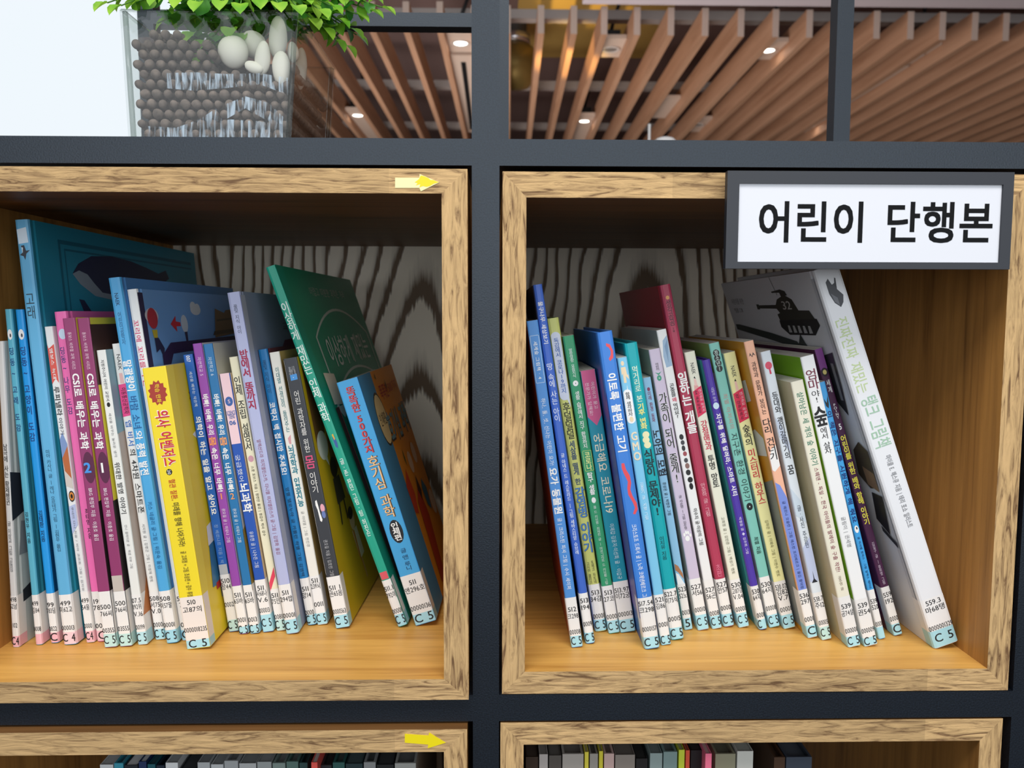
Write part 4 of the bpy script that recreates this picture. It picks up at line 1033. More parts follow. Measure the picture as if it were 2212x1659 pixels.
    for d in s['C']:
        oc += 0.00004
        side = d[0]
        x = t + oc if side == 'R' else -oc

        def Q(w, v):
            return (x, w * Wd, v * h)
        if d[1] == 'p':
            b.add([Q(w, v) for w, v in d[2]], [tuple(range(len(d[2])))], paper(d[3]))
        elif d[1] == 'e':
            b.add([Q(w, v) for w, v in blob(d[2], d[3], d[4], d[5])], [tuple(range(20))], paper(d[6]))
        elif d[1] == 's':
            b.add([Q(d[2] + math.cos(k * math.pi / 12) * d[4] * (1 if k % 2 else .8), d[3] + math.sin(k * math.pi / 12) * d[5] * (1 if k % 2 else .8)) for k in range(24)], [tuple(range(24))], paper(d[6]))
        elif d[1] == 'arc':
            cx, cy, rw, rh, wd, col = d[2:8]
            k = 16
            up_ = [Q(cx - rw + 2 * rw * i / k, cy + rh * (1 - (2 * i / k - 1) ** 2)) for i in range(k + 1)]
            dn_ = [Q(cx - rw + 2 * rw * i / k, cy - wd + rh * (1 - (2 * i / k - 1) ** 2)) for i in range(k + 1)]
            b.add(up_ + dn_, [(i, i + 1, k + 2 + i, k + 1 + i) for i in range(k)], paper(col))
        elif d[1] == 't':
            text, wc, vc, wl, sz_, col, bold = d[2:9]
            line_text(b, text, list(Q(wc, vc)), (0, 1, 0) if side == 'R' else (0, -1, 0), EZ, paper(col), sz_ * h, wl * Wd, bold)
    cov = b.build('cover', e)
    # page block
    pb = MB()
    ins, gap = (0.003, 0.0003) if hard else (0.0004, 0.0002)
    pb.box(c + gap + gd, t - c - gap - gd, c + gap, Wd - (0.003 if hard else 0.0004), ins, h - ins, PAGES)
    pb.build('pages', e)
    # call number label wrapped round the spine, coloured class tape below it
    wrap = 0.011
    for nm, z0, z1, col in (('call_number_label', V(s['yt']), V(s['yl']), s['lab']), ('class_tape', 0.0004, V(s['yt']), s['tape'])):
        q = 0.00016
        lb = MB()
        pr = [(-q, wrap), (-q, r), (r * .3 - q * .7, r * .3 - q * .7), (r, -q), (t - r, -q), (t - r * .3 + q * .7, r * .3 - q * .7), (t + q, r), (t + q, wrap)]
        mt = paper(col, 0.35)
        for (xa, ya), (xb, yb) in zip(pr, pr[1:]):
            lb.add([(xa, ya, z0), (xb, yb, z0), (xb, yb, z1), (xa, ya, z1)], [(0, 1, 2, 3)], mt)
        ink = paper('#202124', 0.5)

        def clipped(text, y, em):
            tot = sum(adv(ch, 1) for ch in text) * em
            ex_ = em * min(1.0, max(0.52, t * .98 / tot))
            x = t / 2 - tot * ex_ / em / 2
            for ch in text:
                a = adv(ch, 1) * ex_
                cx = x + a / 2
                if 0.12 * ex_ < cx < t - 0.12 * ex_:
                    put_glyph(lb, ch, 1, [cx, -q - 0.00006, V(y)], EX, EZ, ink, ex_, em)
                x += a
        if nm == 'call_number_label':
            for y, text in s['lines']:
                clipped(text, y, 14.5 * px)
        else:
            clipped(s['c5'], .5 * (s['yt'] + s['bly'] - 4), 25 * px)
        lb.build(nm, e)
    return e


for s in layout(LEFT, Lz0):
    make_book(s, Lz0, "children's books in the left cubby")
for s in layout(RIGHTS, Rz0):
    make_book(s, Rz0, "children's books in the right cubby")
# ------------------------------------------------------------------ books in the two lower cubbies (only their tops show)
def low_book(x0, x1, Y, ztop, zf, Wd, cov, pg, label, group, hard=False):
    t, h = x1 - x0 - 0.0006, ztop - zf
    e = tag(empty('paperback_book', (x0, Y, zf + 0.0003)), label, 'book', group)
    c = min(0.0016 if hard else 0.0006, t * .2)
    ov = 0.003 if hard else 0.0
    b = MB()
    mt = paper(cov, 0.45)
    b.box(0, t, 0, c, 0, h, mt)
    b.box(0, c, c, Wd, 0, h, mt)
    b.box(t - c, t, c, Wd, 0, h, mt)
    b.build('cover', e, 0.0003)
    p = MB()
    p.box(c + .0001, t - c - .0001, c + .0002, Wd - .002, .001, h - .0008 - ov, paper(pg, 0.8))  # dark books carry the shade on their tops in the page colour
    p.build('pages', e)
    return e


def low_row(edges, z1, zf, Y0, group):
    Yb = Y0 + 0.022
    for x0, x1, cov, pg, label, up, fwd in edges:
        Y = Yb - fwd
        zt = z1 - 0.020 + up
        a, c = on_y(x0, 1655, Y)[0], on_y(x1, 1655, Y)[0]
        low_book(a + (.0015 if fwd > .005 else 0), c - (.0015 if fwd > .005 else 0), Y, zt, zf, 0.20, cov, pg, label, group, (x1 - x0) % 2 > .9)


GL, GR = 'books in the lower left cubby', 'books in the lower right cubby'
low_row([(216, 246, '#c9cccd', '#b9bcbc', 'pale grey book at the left end of the lower left row', 0, 0), (247, 268, '#3c93a8', '#bfc6c8', 'teal-edged book beside the pale grey one in the lower left row', .001, 0),
         (269, 299, '#23282e', '#e1e3e4', 'book with black cover edges and white top, lower left cubby', 0, .001), (300, 318, '#22335c', '#d3d6da', 'navy and white edged book in the lower left row', .002, 0),
         (319, 337, '#1d5a66', '#26525c', 'dark teal book top in the lower left row', 0, 0), (338, 357, '#1f2c3c', '#2c3848', 'midnight blue book top in the lower left row', -.001, 0),
         (358, 386, '#d7dadb', '#a9adae', 'light grey book with thick white edges, lower left cubby', .001, 0), (388, 426, '#24282c', '#3a3d40', 'wide near-black book top in the lower left row', -.004, 0),
         (427, 455, '#aeb2b4', '#8c9092', 'first of the plain mid grey books in the lower left row', .001, 0), (456, 484, '#bcc0c2', '#989c9e', 'second plain mid grey book in the lower left row', 0, .001),
         (485, 516, '#a2a6a8', '#a0a3a4', 'third plain mid grey book in the lower left row', .002, 0), (517, 555, '#b0b3b4', '#8f9394', 'widest plain grey book in the lower left row', 0, 0),
         (556, 588, '#9aa0a0', '#9b9fa0', 'grey book with a faint green tint, lower left cubby', .001, 0), (589, 618, '#7d8f8a', '#aeb1b0', 'grey-green edged book in the lower left row', 0, 0),
         (619, 646, '#58756e', '#9fa3a2', 'sage edged book left of the dark one by the red spine', .001, 0), (647, 666, '#2f4c4c', '#4a5656', 'dark bottle green book left of the bright red spine', 0, 0),
         (668, 692, '#e25a52', '#d6cfc8', 'bright red spine standing forward in the lower left row', .006, .010),
         (693, 718, '#2b2f33', '#4a4c4e', 'black book right of the bright red spine, lower left cubby', -.002, 0), (719, 746, '#2f5c58', '#6c7a78', 'sea green book top near the right of the lower left row', 0, 0),
         (747, 785, '#24383c', '#46585a', 'deep blue-green wide book in the lower left row', -.001, 0), (786, 813, '#8a8d8e', '#6c7072', 'grey book between two dark ones at the right of the lower left row', 0, 0),
         (814, 852, '#1f2224', '#34373a', 'broad black book near the right end of the lower left row', -.002, 0), (853, 900, '#9ea09c', '#77797a', 'last wide grey book at the right end of the lower left row', -.001, 0)], dz1, ZB + .016, YL, GL)
low_row([(1136, 1164, '#3a2c22', '#4c4038', 'brown book at the left end of the lower right row', -.002, 0), (1165, 1185, '#b4aeaa', '#8f8a86', 'thin warm grey book in the lower right row', 0, 0),
         (1186, 1214, '#57524d', '#6c6863', 'dark taupe book top in the lower right row', -.001, 0), (1215, 1262, '#a8a29b', '#8d8882', 'wide taupe grey book in the lower right row', 0, 0),
         (1263, 1273, '#dccf4a', '#c2b98e', 'narrow yellow book left of a grey one in the lower right row', .002, .001), (1274, 1293, '#9c978f', '#8a867f', 'grey book between two narrow yellow ones, lower right cubby', 0, 0),
         (1294, 1304, '#d4c83e', '#b8b088', 'narrow yellow book beside the pinkish one, lower right cubby', .002, 0), (1305, 1328, '#c9aaa4', '#a3908a', 'pinkish grey book in the lower right row', 0, 0),
         (1329, 1373, '#8c837b', '#736b64', 'wide brownish grey book in the lower right row', -.001, 0), (1374, 1400, '#211f20', '#2c2a2a', 'black book in the middle of the lower right row', -.004, 0),
         (1404, 1432, '#8fa09e', '#7b8684', 'first of two teal-grey books in the lower right row', 0, 0), (1433, 1464, '#7d9492', '#8a9290', 'second of two teal-grey books in the lower right row', .001, 0),
         (1466, 1480, '#c6d23e', '#a8ac7c', 'lime edged book near the pink spine', .003, .001), (1481, 1491, '#d8563c', '#a86a58', 'thin orange-red book near the pink spine', .002, 0),
         (1492, 1518, '#1f1a1c', '#322c2c', 'black book left of the pink spine', .002, 0), (1519, 1543, '#ec7391', '#d8a8a8', 'pink spine standing forward in the lower right row', .005, .010),
         (1545, 1590, '#8f8c74', '#7c7a68', 'olive grey book right of the pink spine', -.001, 0), (1592, 1628, '#c9cac2', '#a9aaa2', 'whitish book with thick edges in the lower right row', .001, 0),
         (1672, 1697, '#4a3424', '#5c4634', 'chestnut book after the gap in the lower right row', -.004, 0), (1698, 1755, '#3c4450', '#535a64', 'slate blue book at the right end of the lower right row', -.004, 0)], ez1, ZB + .016, 0.0005, GR)

# ------------------------------------------------------------------ the room beyond: floor, walls, slatted ceiling
HS = 1.25                                           # underside of the baffles above the lens
YE = 3.05                                           # near ends of the baffles
b = MB()
b.box(-8, 8, -5, 12, -0.05, 0.0, plain('floor_tiles', '#4a4540', 0.6))
struct(b, 'floor')
DECK = plain('ceiling_deck_paint', '#86706c', 0.8)
b = MB()
b.box(-8, 8, 2.6, 12, CZ + HS + 0.40, CZ + HS + 0.46, DECK)
struct(b, 'ceiling')
WALLP = plain('wall_paint', '#b9b2aa', 0.8)
b = MB()
b.box(-8, 8, 12, 12.1, 0, CZ + HS + 0.46, WALLP)
struct(b, 'wall_back')
b = MB()
b.box(8, 8.1, -5, 12, 0, CZ + HS + 0.46, WALLP)
struct(b, 'wall_right')
b = MB()
gx = on_y(1258, 8, YE - .02)[0]
gz = on_y(1258, 9, YE - .02)[2]
GYP = plain('white_gypsum', '#e9dfe6', 0.7)
b.box(gx, 8, 0.6, YE - .02, gz, gz + .02, GYP)
struct(b, 'trim_1')
# bright window at the left end
WY = 2.6
wx1 = on_y(455, 200, WY)[0]
b = MB()
b.box(-3.2, wx1 - .03, WY, WY + .012, 0.9, 3.0, glow('bright_window_sky', '#eef6fc', 1.0))
wf = plain('window_frame_white', '#e6e8ea', 0.5)
b.box(wx1 - .03, wx1, WY - .02, WY + .03, 0.9, 3.0, wf)
b.box(-3.2, wx1, WY - .02, WY + .03, 0.86, 0.9, wf)
struct(b, 'window_1')
b = MB()
b.box(-8, wx1, WY + .03, WY + .10, 0, 0.86, WALLP)
struct(b, 'wall_left')

SLAT = wood('baffle_wood', 'Y', hexc('#cfa283'), hexc('#a97c5e'), 0.25, 0.0, 0.6, False, 4.0)
SLAT_END = plain('baffle_end_grain', '#cdb5a6', 0.7)
sdir = ray(1099, 702)
sdir = sdir / sdir[1]
xs_r = [1024, 1096, 1168.5, 1239.5, 1305, 1376, 1449, 1523, 1600, 1675, 1748, 1821, 1893, 1966, 2035, 2105, 2172]
xs_r += [2172 + 69 * k for k in range(1, 12)]
xs_l = [950, 877, 803, 733, 660, 590, 520]
allx = sorted(xs_l + xs_r)
ends = []
SH = 57 / FPX * (YE + S)
SWD = 13.5 / FPX * (YE + S)
for px in allx:
    E = on_y(px, 72 + max(0, px - 1168) * .016 - (8 if px < 1000 else 0), YE)
    ends.append((px, E))
    b = MB()
    L_ = 7.6
    p = []
    for z in (0, SH):
        for (x, y) in ((-SWD / 2, 0), (SWD / 2, 0), (SWD / 2, L_), (-SWD / 2, L_)):
            q = Vector((0, 0, z)) + Vector(sdir) * y
            p.append((q.x + x, q.y, q.z))
    b.hexa(p, SLAT, [SLAT, SLAT, SLAT_END, SLAT, SLAT, SLAT])
    o = b.build('ceiling_baffle')
    o.location = E
    tag(o, 'long thin wooden baffle hanging under the dark ceiling, end on to the shelf', 'baffle', 'wooden ceiling baffles')
ENDS = dict(ends)


def z_low(Y):
    return CZ + HS + sdir[2] * (Y - YE)


BEAM = plain('beam_paint', '#a39c98', 0.7)
for i, Y in enumerate((3.32, 4.42, 5.42, 6.5, 7.6)):
    b = MB()
    zb = z_low(Y) + SH + .004
    b.box(-1.7, 7.5, Y, Y + .06, zb, zb + .042, BEAM)
    o = b.build('ceiling_batten')
    tag(o, ['grey cross batten just behind the near ends of the ceiling baffles', 'grey cross batten second from the near ends of the baffles', 'grey cross batten third from the near ends of the baffles', 'grey cross batten fourth from the near ends of the baffles', 'grey cross batten farthest down the slatted ceiling'][i], 'batten', 'battens over the ceiling baffles')

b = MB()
b.box(.12, .95, 3.55, 4.75, CZ + HS + 0.385, CZ + HS + 0.395, plain('warm_lit_deck', '#c8a95e', 0.7))  # warm light on the ceiling deck put into this panel's colour
struct(b, 'lit_deck_patch')

# recessed fittings on boards between two baffles
BOARD = plain('fitting_board', '#d8c4b4', 0.6)
BLACK = plain('black_plastic', '#17171a', 0.5)
RING = plain('spot_ring', '#d9d2cc', 0.4)
BULB_W = glow('spot_bulb', '#fff6e8', 9.0)
BULB_OFF = plain('spot_lens_off', '#8d8680', 0.3)
ord_ = [p for p, _ in ends]


def gap_at(pa, pb, Y):
    A, B_ = ENDS[pa], ENDS[pb]
    k = Y - YE
    return A[0] + sdir[0] * k + SWD / 2, B_[0] + sdir[0] * k - SWD / 2


def fitting(name, pa, pb, py0, py1, label, cat, kind, spot_y=None, lit=False, cable=True):
    zb = CZ + HS + .012
    Y0 = on_z(1100, py0, zb)[1]
    Y1 = on_z(1100, py1, zb)[1]
    Y0, Y1 = min(Y0, Y1), max(Y0, Y1)
    a0, b0 = gap_at(pa, pb, Y0)
    a1, b1 = gap_at(pa, pb, Y1)
    zc = z_low(.5 * (Y0 + Y1)) + .012
    e = tag(empty(name, ((a0 + b0) / 2, Y0, zc)), label, cat, 'fittings between the ceiling baffles')
    ox = (a0 + b0) / 2
    g = .002
    b = MB()
    b.hexa([(a0 - ox + g, 0, 0), (b0 - ox - g, 0, 0), (b1 - ox - g, Y1 - Y0, 0), (a1 - ox + g, Y1 - Y0, 0),
            (a0 - ox + g, 0, .018), (b0 - ox - g, 0, .018), (b1 - ox - g, Y1 - Y0, .018), (a1 - ox + g, Y1 - Y0, .018)], BOARD)
    b.build('board', e, .001)
    if kind == 'spot':
        yc = on_z(1100, spot_y, zb)[1] - Y0
        cx = (.5 * (a0 + b0) - ox) + sdir[0] * yc
        b = MB()
        b.lathe([(.044, 0), (.046, -.004), (.036, -.006), (.030, -.003)], RING, 24, (cx, yc, -.0005))
        b.build('bezel', e)
        b = MB()
        b.lathe([(.0, -.0022), (.029, -.0022), (.030, -.001), (.0, -.001)], BULB_W if lit else BULB_OFF, 24, (cx, yc, -.0008))
        b.build('bulb', e)
        if cable:
            b = MB()
            b.box(cx - .04, cx + .04, yc - .04, yc + .04, .019, .075, BLACK)
            b.build('housing', e, .004)
            b = MB()
            b.tube([(cx, yc, .076), (cx + .01, yc - .02, .13), (cx + .035, yc - .01, .2), (cx + .03, yc, .28), (cx + .045, yc, HS + .40 - (zc - CZ))], .009, BLACK, 8)
            b.build('cable', e)
    elif kind == 'slot':
        b = MB()
        b.box((a0 + b0) / 2 - ox - .012, (a0 + b0) / 2 - ox + .012, .10, Y1 - Y0 - .10, -.003, -.0003, BLACK)
        o = b.build('air_slot', e)
    return e


fitting('ceiling_spotlight', 1305, 1376, 79, 120, 'unlit spotlight with a black cable, nearest the middle post in the right opening', 'spotlight', 'spot', 102)
fitting('ceiling_spotlight', 1675, 1748, 82, 122, 'lit warm spotlight with a black cable, nearest on the right half of the ceiling', 'spotlight', 'spot', 101, True)
fitting('ceiling_spotlight', 2035, 2105, 86, 128, 'unlit spotlight at the near end of the slotted board, far right', 'spotlight', 'spot', 108)
fitting('ceiling_spotlight', 1305, 1376, 240, 300, 'lit white spotlight low in the ceiling left of the white rod', 'spotlight', 'spot', 252, True)
fitting('ceiling_spotlight', 1675, 1748, 246, 275, 'unlit spotlight far back, midway between the rod and the thin rear post', 'spotlight', 'spot', 259)
fitting('ceiling_spotlight', 2035, 2105, 246, 275, 'lit spotlight peeking out left of the thin rear post', 'spotlight', 'spot', 259, True)
fitting('ceiling_spotlight', 2448, 2517, 252, 276, 'unlit spotlight far back at the right of the ceiling', 'spotlight', 'spot', 262)
fitting('ceiling_spotlight', 950, 1024, 68, 112, 'lit white spotlight just left of the middle post', 'spotlight', 'spot', 92, True)
fitting('ceiling_spotlight', 590, 660, 232, 300, 'lit white spotlight beside the right edge of the glass vase', 'spotlight', 'spot', 243, True)
fitting('ceiling_vent', 1523, 1600, 203, 247, 'plain pale board between baffles in the middle of the right opening', 'vent', 'plain')
fitting('ceiling_vent', 2035, 2105, 131, 242, 'pale board with a long black air slot, right of the thin rear post', 'vent', 'slot')
fitting('ceiling_vent', 950, 1024, 114, 282, 'pale board with a black air slot, left of the middle post', 'vent', 'slot')

# duct end over the baffles, and the white-topped thing with a rod beyond the shelf
e = tag(empty('duct_bend', tuple(on_y(1112, 140, 4.1))), 'dull brass round duct bend with a shiny clamp, right of the middle post', 'duct')
b = MB()
BR = plain('aged_brass', '#7d6a3a', 0.45, 0.6)
b.lathe([(0, -.13), (.08, -.12), (.13, -.06), (.145, 0), (.13, .06), (.09, .10), (.07, .105)], BR, 24)
b.build('bend', e)
b = MB()
b.lathe([(.07, .106), (.085, .107), (.085, .16), (.07, .161)], plain('clamp_steel', '#b9b6ba', 0.25, 0.9), 24)
b.build('clamp', e)
b = MB()
b.lathe([(.066, .162), (.066, .40)], plain('duct_dark', '#33302e', 0.6), 20)
b.build('pipe', e)
LY = 1.6
base = on_y(1437, 296, LY)
e = tag(empty('floor_lamp', (base[0], LY, 0.0)), 'white domed lamp top with a thin white rod, just above the rail', 'lamp')
WHITE = plain('white_enamel', '#eceae8', 0.4)
hz_ = base[2]
b = MB()
b.lathe([(0, hz_), (.012, hz_ - .0008), (.022, hz_ - .004), (.028, hz_ - .010), (.029, hz_ - .03), (.0275, hz_ - .031)], WHITE, 24)
b.build('shade', e)
rodx = on_y(1402.5, 290, LY)[0] - base[0]
b = MB()
b.tube([(rodx, 0, .02), (rodx, 0, on_y(1402, 268, LY)[2])], .0035, WHITE, 10)
b.build('rod', e)
b = MB()
b.tube([(0, 0, .02), (0, 0, hz_ - .028)], .008, WHITE, 10)
b.build('stem', e)
b = MB()
b.lathe([(0, .025), (.13, .022), (.14, .01), (.14, 0.0), (0, 0)], WHITE, 28)
b.build('base', e)
# ------------------------------------------------------------------ glass vase with clay pellets, pebbles and the green plant
VY = 0.07
VD = 0.139
vz0 = BT + 0.0003
ft0, ft1 = on_y(258, 18, VY), on_y(645, 18, VY)
vz1 = ft0[2]
a, c = on_y(258, 18, VY), on_y(277, 295, VY)
kl = (c[0] - a[0]) / (c[2] - a[2])
a2, c2 = on_y(645, 18, VY), on_y(629, 295, VY)
kr = (c2[0] - a2[0]) / (c2[2] - a2[2])


def vx(z):
    """outer left and right x of the front face at height z"""
    return ft0[0] + kl * (z - vz1), ft1[0] + kr * (z - vz1)


def glass_mat(name, tint, rough=0.02, ior=1.35):
    mt = bpy.data.materials.new(name)
    mt.use_nodes = True
    nt = mt.node_tree
    nt.nodes.clear()
    out = node(nt, 'ShaderNodeOutputMaterial')
    tr = node(nt, 'ShaderNodeBsdfTransparent')
    tr.inputs[0].default_value = tuple(tint) + (1,)
    gl = node(nt, 'ShaderNodeBsdfGlossy', Roughness=rough)
    lw = node(nt, 'ShaderNodeLayerWeight', Blend=0.5)
    pw = node(nt, 'ShaderNodeMath', operation='POWER')
    pw.inputs[1].default_value = 5.0
    nt.links.new(lw.outputs['Facing'], pw.inputs[0])
    fr = node(nt, 'ShaderNodeMath', operation='MULTIPLY_ADD')     # Schlick reflectance, the same from both sides of a pane
    f0 = ((ior - 1) / (ior + 1)) ** 2
    fr.inputs[1].default_value = 1 - f0
    fr.inputs[2].default_value = f0
    nt.links.new(pw.outputs[0], fr.inputs[0])
    mx = node(nt, 'ShaderNodeMixShader')
    nt.links.new(fr.outputs[0], mx.inputs[0])
    nt.links.new(tr.outputs[0], mx.inputs[1])
    nt.links.new(gl.outputs[0], mx.inputs[2])
    nt.links.new(mx.outputs[0], out.inputs[0])
    return mt


GLASS = glass_mat('clear_glass', (0.955, 0.97, 0.965))
GLASS_E = glass_mat('glass_edge', (0.68, 0.71, 0.69), 0.05)


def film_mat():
    """pale blue noise streaks on the inside of the glass"""
    mt = bpy.data.materials.new('pale_streak_film')
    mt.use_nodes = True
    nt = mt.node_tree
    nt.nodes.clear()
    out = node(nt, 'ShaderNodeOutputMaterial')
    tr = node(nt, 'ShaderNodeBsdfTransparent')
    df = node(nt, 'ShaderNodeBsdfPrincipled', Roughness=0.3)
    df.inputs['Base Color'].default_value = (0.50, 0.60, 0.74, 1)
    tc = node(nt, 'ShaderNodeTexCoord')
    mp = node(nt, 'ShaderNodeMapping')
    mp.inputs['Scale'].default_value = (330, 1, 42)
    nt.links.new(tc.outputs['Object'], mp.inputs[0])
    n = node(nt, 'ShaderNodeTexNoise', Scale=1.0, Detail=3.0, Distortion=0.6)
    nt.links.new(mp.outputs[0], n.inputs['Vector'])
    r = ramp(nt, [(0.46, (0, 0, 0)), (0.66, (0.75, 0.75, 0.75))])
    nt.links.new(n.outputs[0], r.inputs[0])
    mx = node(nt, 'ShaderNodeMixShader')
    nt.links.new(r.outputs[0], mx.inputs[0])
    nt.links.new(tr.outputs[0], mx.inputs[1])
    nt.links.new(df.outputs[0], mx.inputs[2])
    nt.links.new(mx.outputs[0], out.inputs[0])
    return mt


vase = tag(empty('glass_vase', ((ft0[0] + ft1[0]) / 2, VY, vz0)), 'square clear glass vase filled with brown clay pellets and white pebbles, on the rail', 'vase')
VO = Vector(vase.location)
TH = 0.0032


def ring(z, inset):
    x0, x1 = vx(z)
    return [(x0 + inset, VY + inset, z), (x1 - inset, VY + inset, z), (x1 - inset, VY + VD - inset, z), (x0 + inset, VY + VD - inset, z)]


b = MB()
FL = 0.007
lv = [ring(vz0, 0), ring(vz1 - .0015, 0), ring(vz1, .0008), ring(vz1, TH - .0008), ring(vz1 - .0015, TH), ring(vz0 + FL, TH)]
for i in range(len(lv) - 1):
    for k in range(4):
        q = [lv[i][k], lv[i][(k + 1) % 4], lv[i + 1][(k + 1) % 4], lv[i + 1][k]]
        b.add([tuple(Vector(p) - VO) for p in q], [(0, 1, 2, 3)], GLASS_E if 1 <= i <= 3 else GLASS)
b.add([tuple(Vector(p) - VO) for p in lv[0]], [(3, 2, 1, 0)], GLASS_E)
b.add([tuple(Vector(p) - VO) for p in lv[-1]], [(0, 1, 2, 3)], GLASS)
b.build('glass_wall', vase)
b = MB()
for k in range(4):                                   # the thick rounded glass corners
    p0, p1 = Vector(lv[0][k]) - VO, Vector(lv[1][k]) - VO
    ctr = Vector(((ft0[0] + ft1[0]) / 2, VY + VD / 2, 0)) - VO
    d = Vector((ctr.x - p0.x, ctr.y - p0.y, 0))
    d = Vector((math.copysign(.0028, d.x), math.copysign(.0028, d.y), 0))
    b.tube([p0 + d + Vector((0, 0, .001)), p1 + d], .0021, GLASS_E, 8)
b.build('glass_corner', vase)
# streaked film on the inside of the front glass
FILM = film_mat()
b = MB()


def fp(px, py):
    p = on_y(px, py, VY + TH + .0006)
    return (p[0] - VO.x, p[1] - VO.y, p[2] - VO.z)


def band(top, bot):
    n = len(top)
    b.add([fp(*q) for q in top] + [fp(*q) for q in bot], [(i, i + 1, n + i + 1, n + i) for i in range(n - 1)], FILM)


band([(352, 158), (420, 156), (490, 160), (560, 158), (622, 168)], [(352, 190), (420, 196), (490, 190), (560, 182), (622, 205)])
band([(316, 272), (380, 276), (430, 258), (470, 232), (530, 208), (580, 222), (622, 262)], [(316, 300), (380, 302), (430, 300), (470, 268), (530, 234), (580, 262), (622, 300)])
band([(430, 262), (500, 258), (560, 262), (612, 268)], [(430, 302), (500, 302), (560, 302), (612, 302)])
b.build('streak_film', vase)

# clay pellets
def ico(n):
    t = (1 + 5 ** .5) / 2
    v = [(-1, t, 0), (1, t, 0), (-1, -t, 0), (1, -t, 0), (0, -1, t), (0, 1, t), (0, -1, -t), (0, 1, -t), (t, 0, -1), (t, 0, 1), (-t, 0, -1), (-t, 0, 1)]
    f = [(0, 11, 5), (0, 5, 1), (0, 1, 7), (0, 7, 10), (0, 10, 11), (1, 5, 9), (5, 11, 4), (11, 10, 2), (10, 7, 6), (7, 1, 8), (3, 9, 4), (3, 4, 2), (3, 2, 6), (3, 6, 8), (3, 8, 9), (4, 9, 5), (2, 4, 11), (6, 2, 10), (8, 6, 7), (9, 8, 1)]
    v = [Vector(p).normalized() for p in v]
    for _ in range(n):
        cache, nf = {}, []

        def mid(i, j):
            k = (min(i, j), max(i, j))
            if k not in cache:
                v.append((v[i] + v[j]).normalized())
                cache[k] = len(v) - 1
            return cache[k]
        for (i, j, k) in f:
            p, q, r = mid(i, j), mid(j, k), mid(k, i)
            nf += [(i, p, r), (j, q, p), (k, r, q), (p, q, r)]
        f = nf
    return v, f


def clay_mat():
    mt, nt, bb = new_mat('fired_clay')
    geo = node(nt, 'ShaderNodeNewGeometry')
    n = node(nt, 'ShaderNodeTexNoise', Scale=160.0, Detail=3.0)
    nt.links.new(geo.outputs['Position'], n.inputs['Vector'])
    r = ramp(nt, [(0.3, hexc('#4a3f3a')), (0.7, hexc('#7d6c63'))])
    nt.links.new(n.outputs[0], r.inputs[0])
    nt.links.new(r.outputs[0], bb.inputs['Base Color'])
    bb.inputs['Roughness'].default_value = 0.8
    bp = node(nt, 'ShaderNodeBump', Strength=0.4, Distance=0.0006)
    n2 = node(nt, 'ShaderNodeTexNoise', Scale=900.0, Detail=2.0)
    nt.links.new(geo.outputs['Position'], n2.inputs['Vector'])
    nt.links.new(n2.outputs[0], bp.inputs['Height'])
    nt.links.new(bp.outputs[0], bb.inputs['Normal'])
    return mt


CLAY = clay_mat()
i1, f1 = ico(2)
i0, f0 = ico(1)
R0 = 0.0041
protos = []
for k in range(5):
    b = MB()
    sc = Vector((random.uniform(.88, .98), random.uniform(.88, .98), random.uniform(.88, .98)))
    ph = [random.uniform(0, 6) for _ in range(3)]
    b.add([tuple(R0 * v[i] * sc[i] * (1 + .04 * math.sin(3 * v[(i + 1) % 3] + ph[i])) for i in range(3)) for v in i1], f1, CLAY, True)
    o = b.build('clay_pellet')
    protos.append(o)
zin = vz0 + FL
rr = random.Random(3)


def level(x):
    """top of the pellets across the vase, x from 0 (left) to 1"""
    pts = [(0, 92), (.12, 78), (.30, 76), (.45, 94), (.58, 106), (.75, 112), (1.0, 116)]
    for (xa, ya), (xb, yb) in zip(pts, pts[1:]):
        if xa <= x <= xb:
            return ya + (yb - ya) * (x - xa) / (xb - xa)
    return 190


def zpx(py):
    return on_y(450, py, VY + .01)[2]


spots, bed = [], []
pitch = R0 * 2.0
rowh = pitch * .88
row = 0
z = zin + R0
while z < zpx(70):
    x0, x1 = vx(z)
    x0, x1 = x0 + TH + R0 + .0002, x1 - TH - R0 - .0002
    n = int((x1 - x0) / pitch)
    st = (x1 - x0) / n
    off = .5 if row % 2 else 0
    y0 = VY + TH + R0 + .0003
    ny = int((VD - 2 * TH - 2 * R0) / pitch)
    sy_ = (VD - 2 * TH - 2 * R0 - .0006) / ny
    for j in range(ny + 1):
        for i in range(n + (0 if off else 1)):
            x, y = x0 + (i + off) * st, y0 + j * sy_
            f = (x - x0) / (x1 - x0)
            if z > zpx(level(f)) + .001:
                continue
            if j < 4 and f > .50 and z > zpx(168 if f > .72 else 160):
                continue
            q = (x, y, z)
            if j == 0 or (i >= n - (1 if off else 0) and j < 11):
                spots.append(q)
            elif j <= 2 or i >= n - 2 or i <= 1 or z > zpx(level(f)) - 2 * rowh:
                bed.append(q)
    row += 1
    z += rowh
random.shuffle(spots)
spots.sort(key=lambda q: q[1])
used = 0
for q in spots[:300]:
    src = protos[used % 5]
    o = src if used < 5 else src.copy()
    if used >= 5:
        coll.objects.link(o)
    s_ = rr.uniform(.80, 1.0)
    o.location = (q[0] + rr.uniform(-.0001, .0001), q[1] + rr.uniform(0, .0001), q[2] + rr.uniform(-.0001, .0001))
    o.scale = (s_, s_, s_)
    o.rotation_euler = (rr.uniform(0, 6), rr.uniform(0, 6), rr.uniform(0, 6))
    tag(o, 'small round brown clay pellet behind the glass of the square vase', 'pellet', 'clay pellets in the glass vase')
    used += 1
b = MB()
for q in spots[300:] + bed:
    s_ = R0 * rr.uniform(.88, .96)
    b.add([tuple(q[i] + v[i] * s_ for i in range(3)) for v in i0], f0, CLAY, True)
o = b.build('clay_pellet_bed')
tag(o, 'mass of brown clay pellets filling the inside of the glass vase', 'pellets', None, 'stuff')

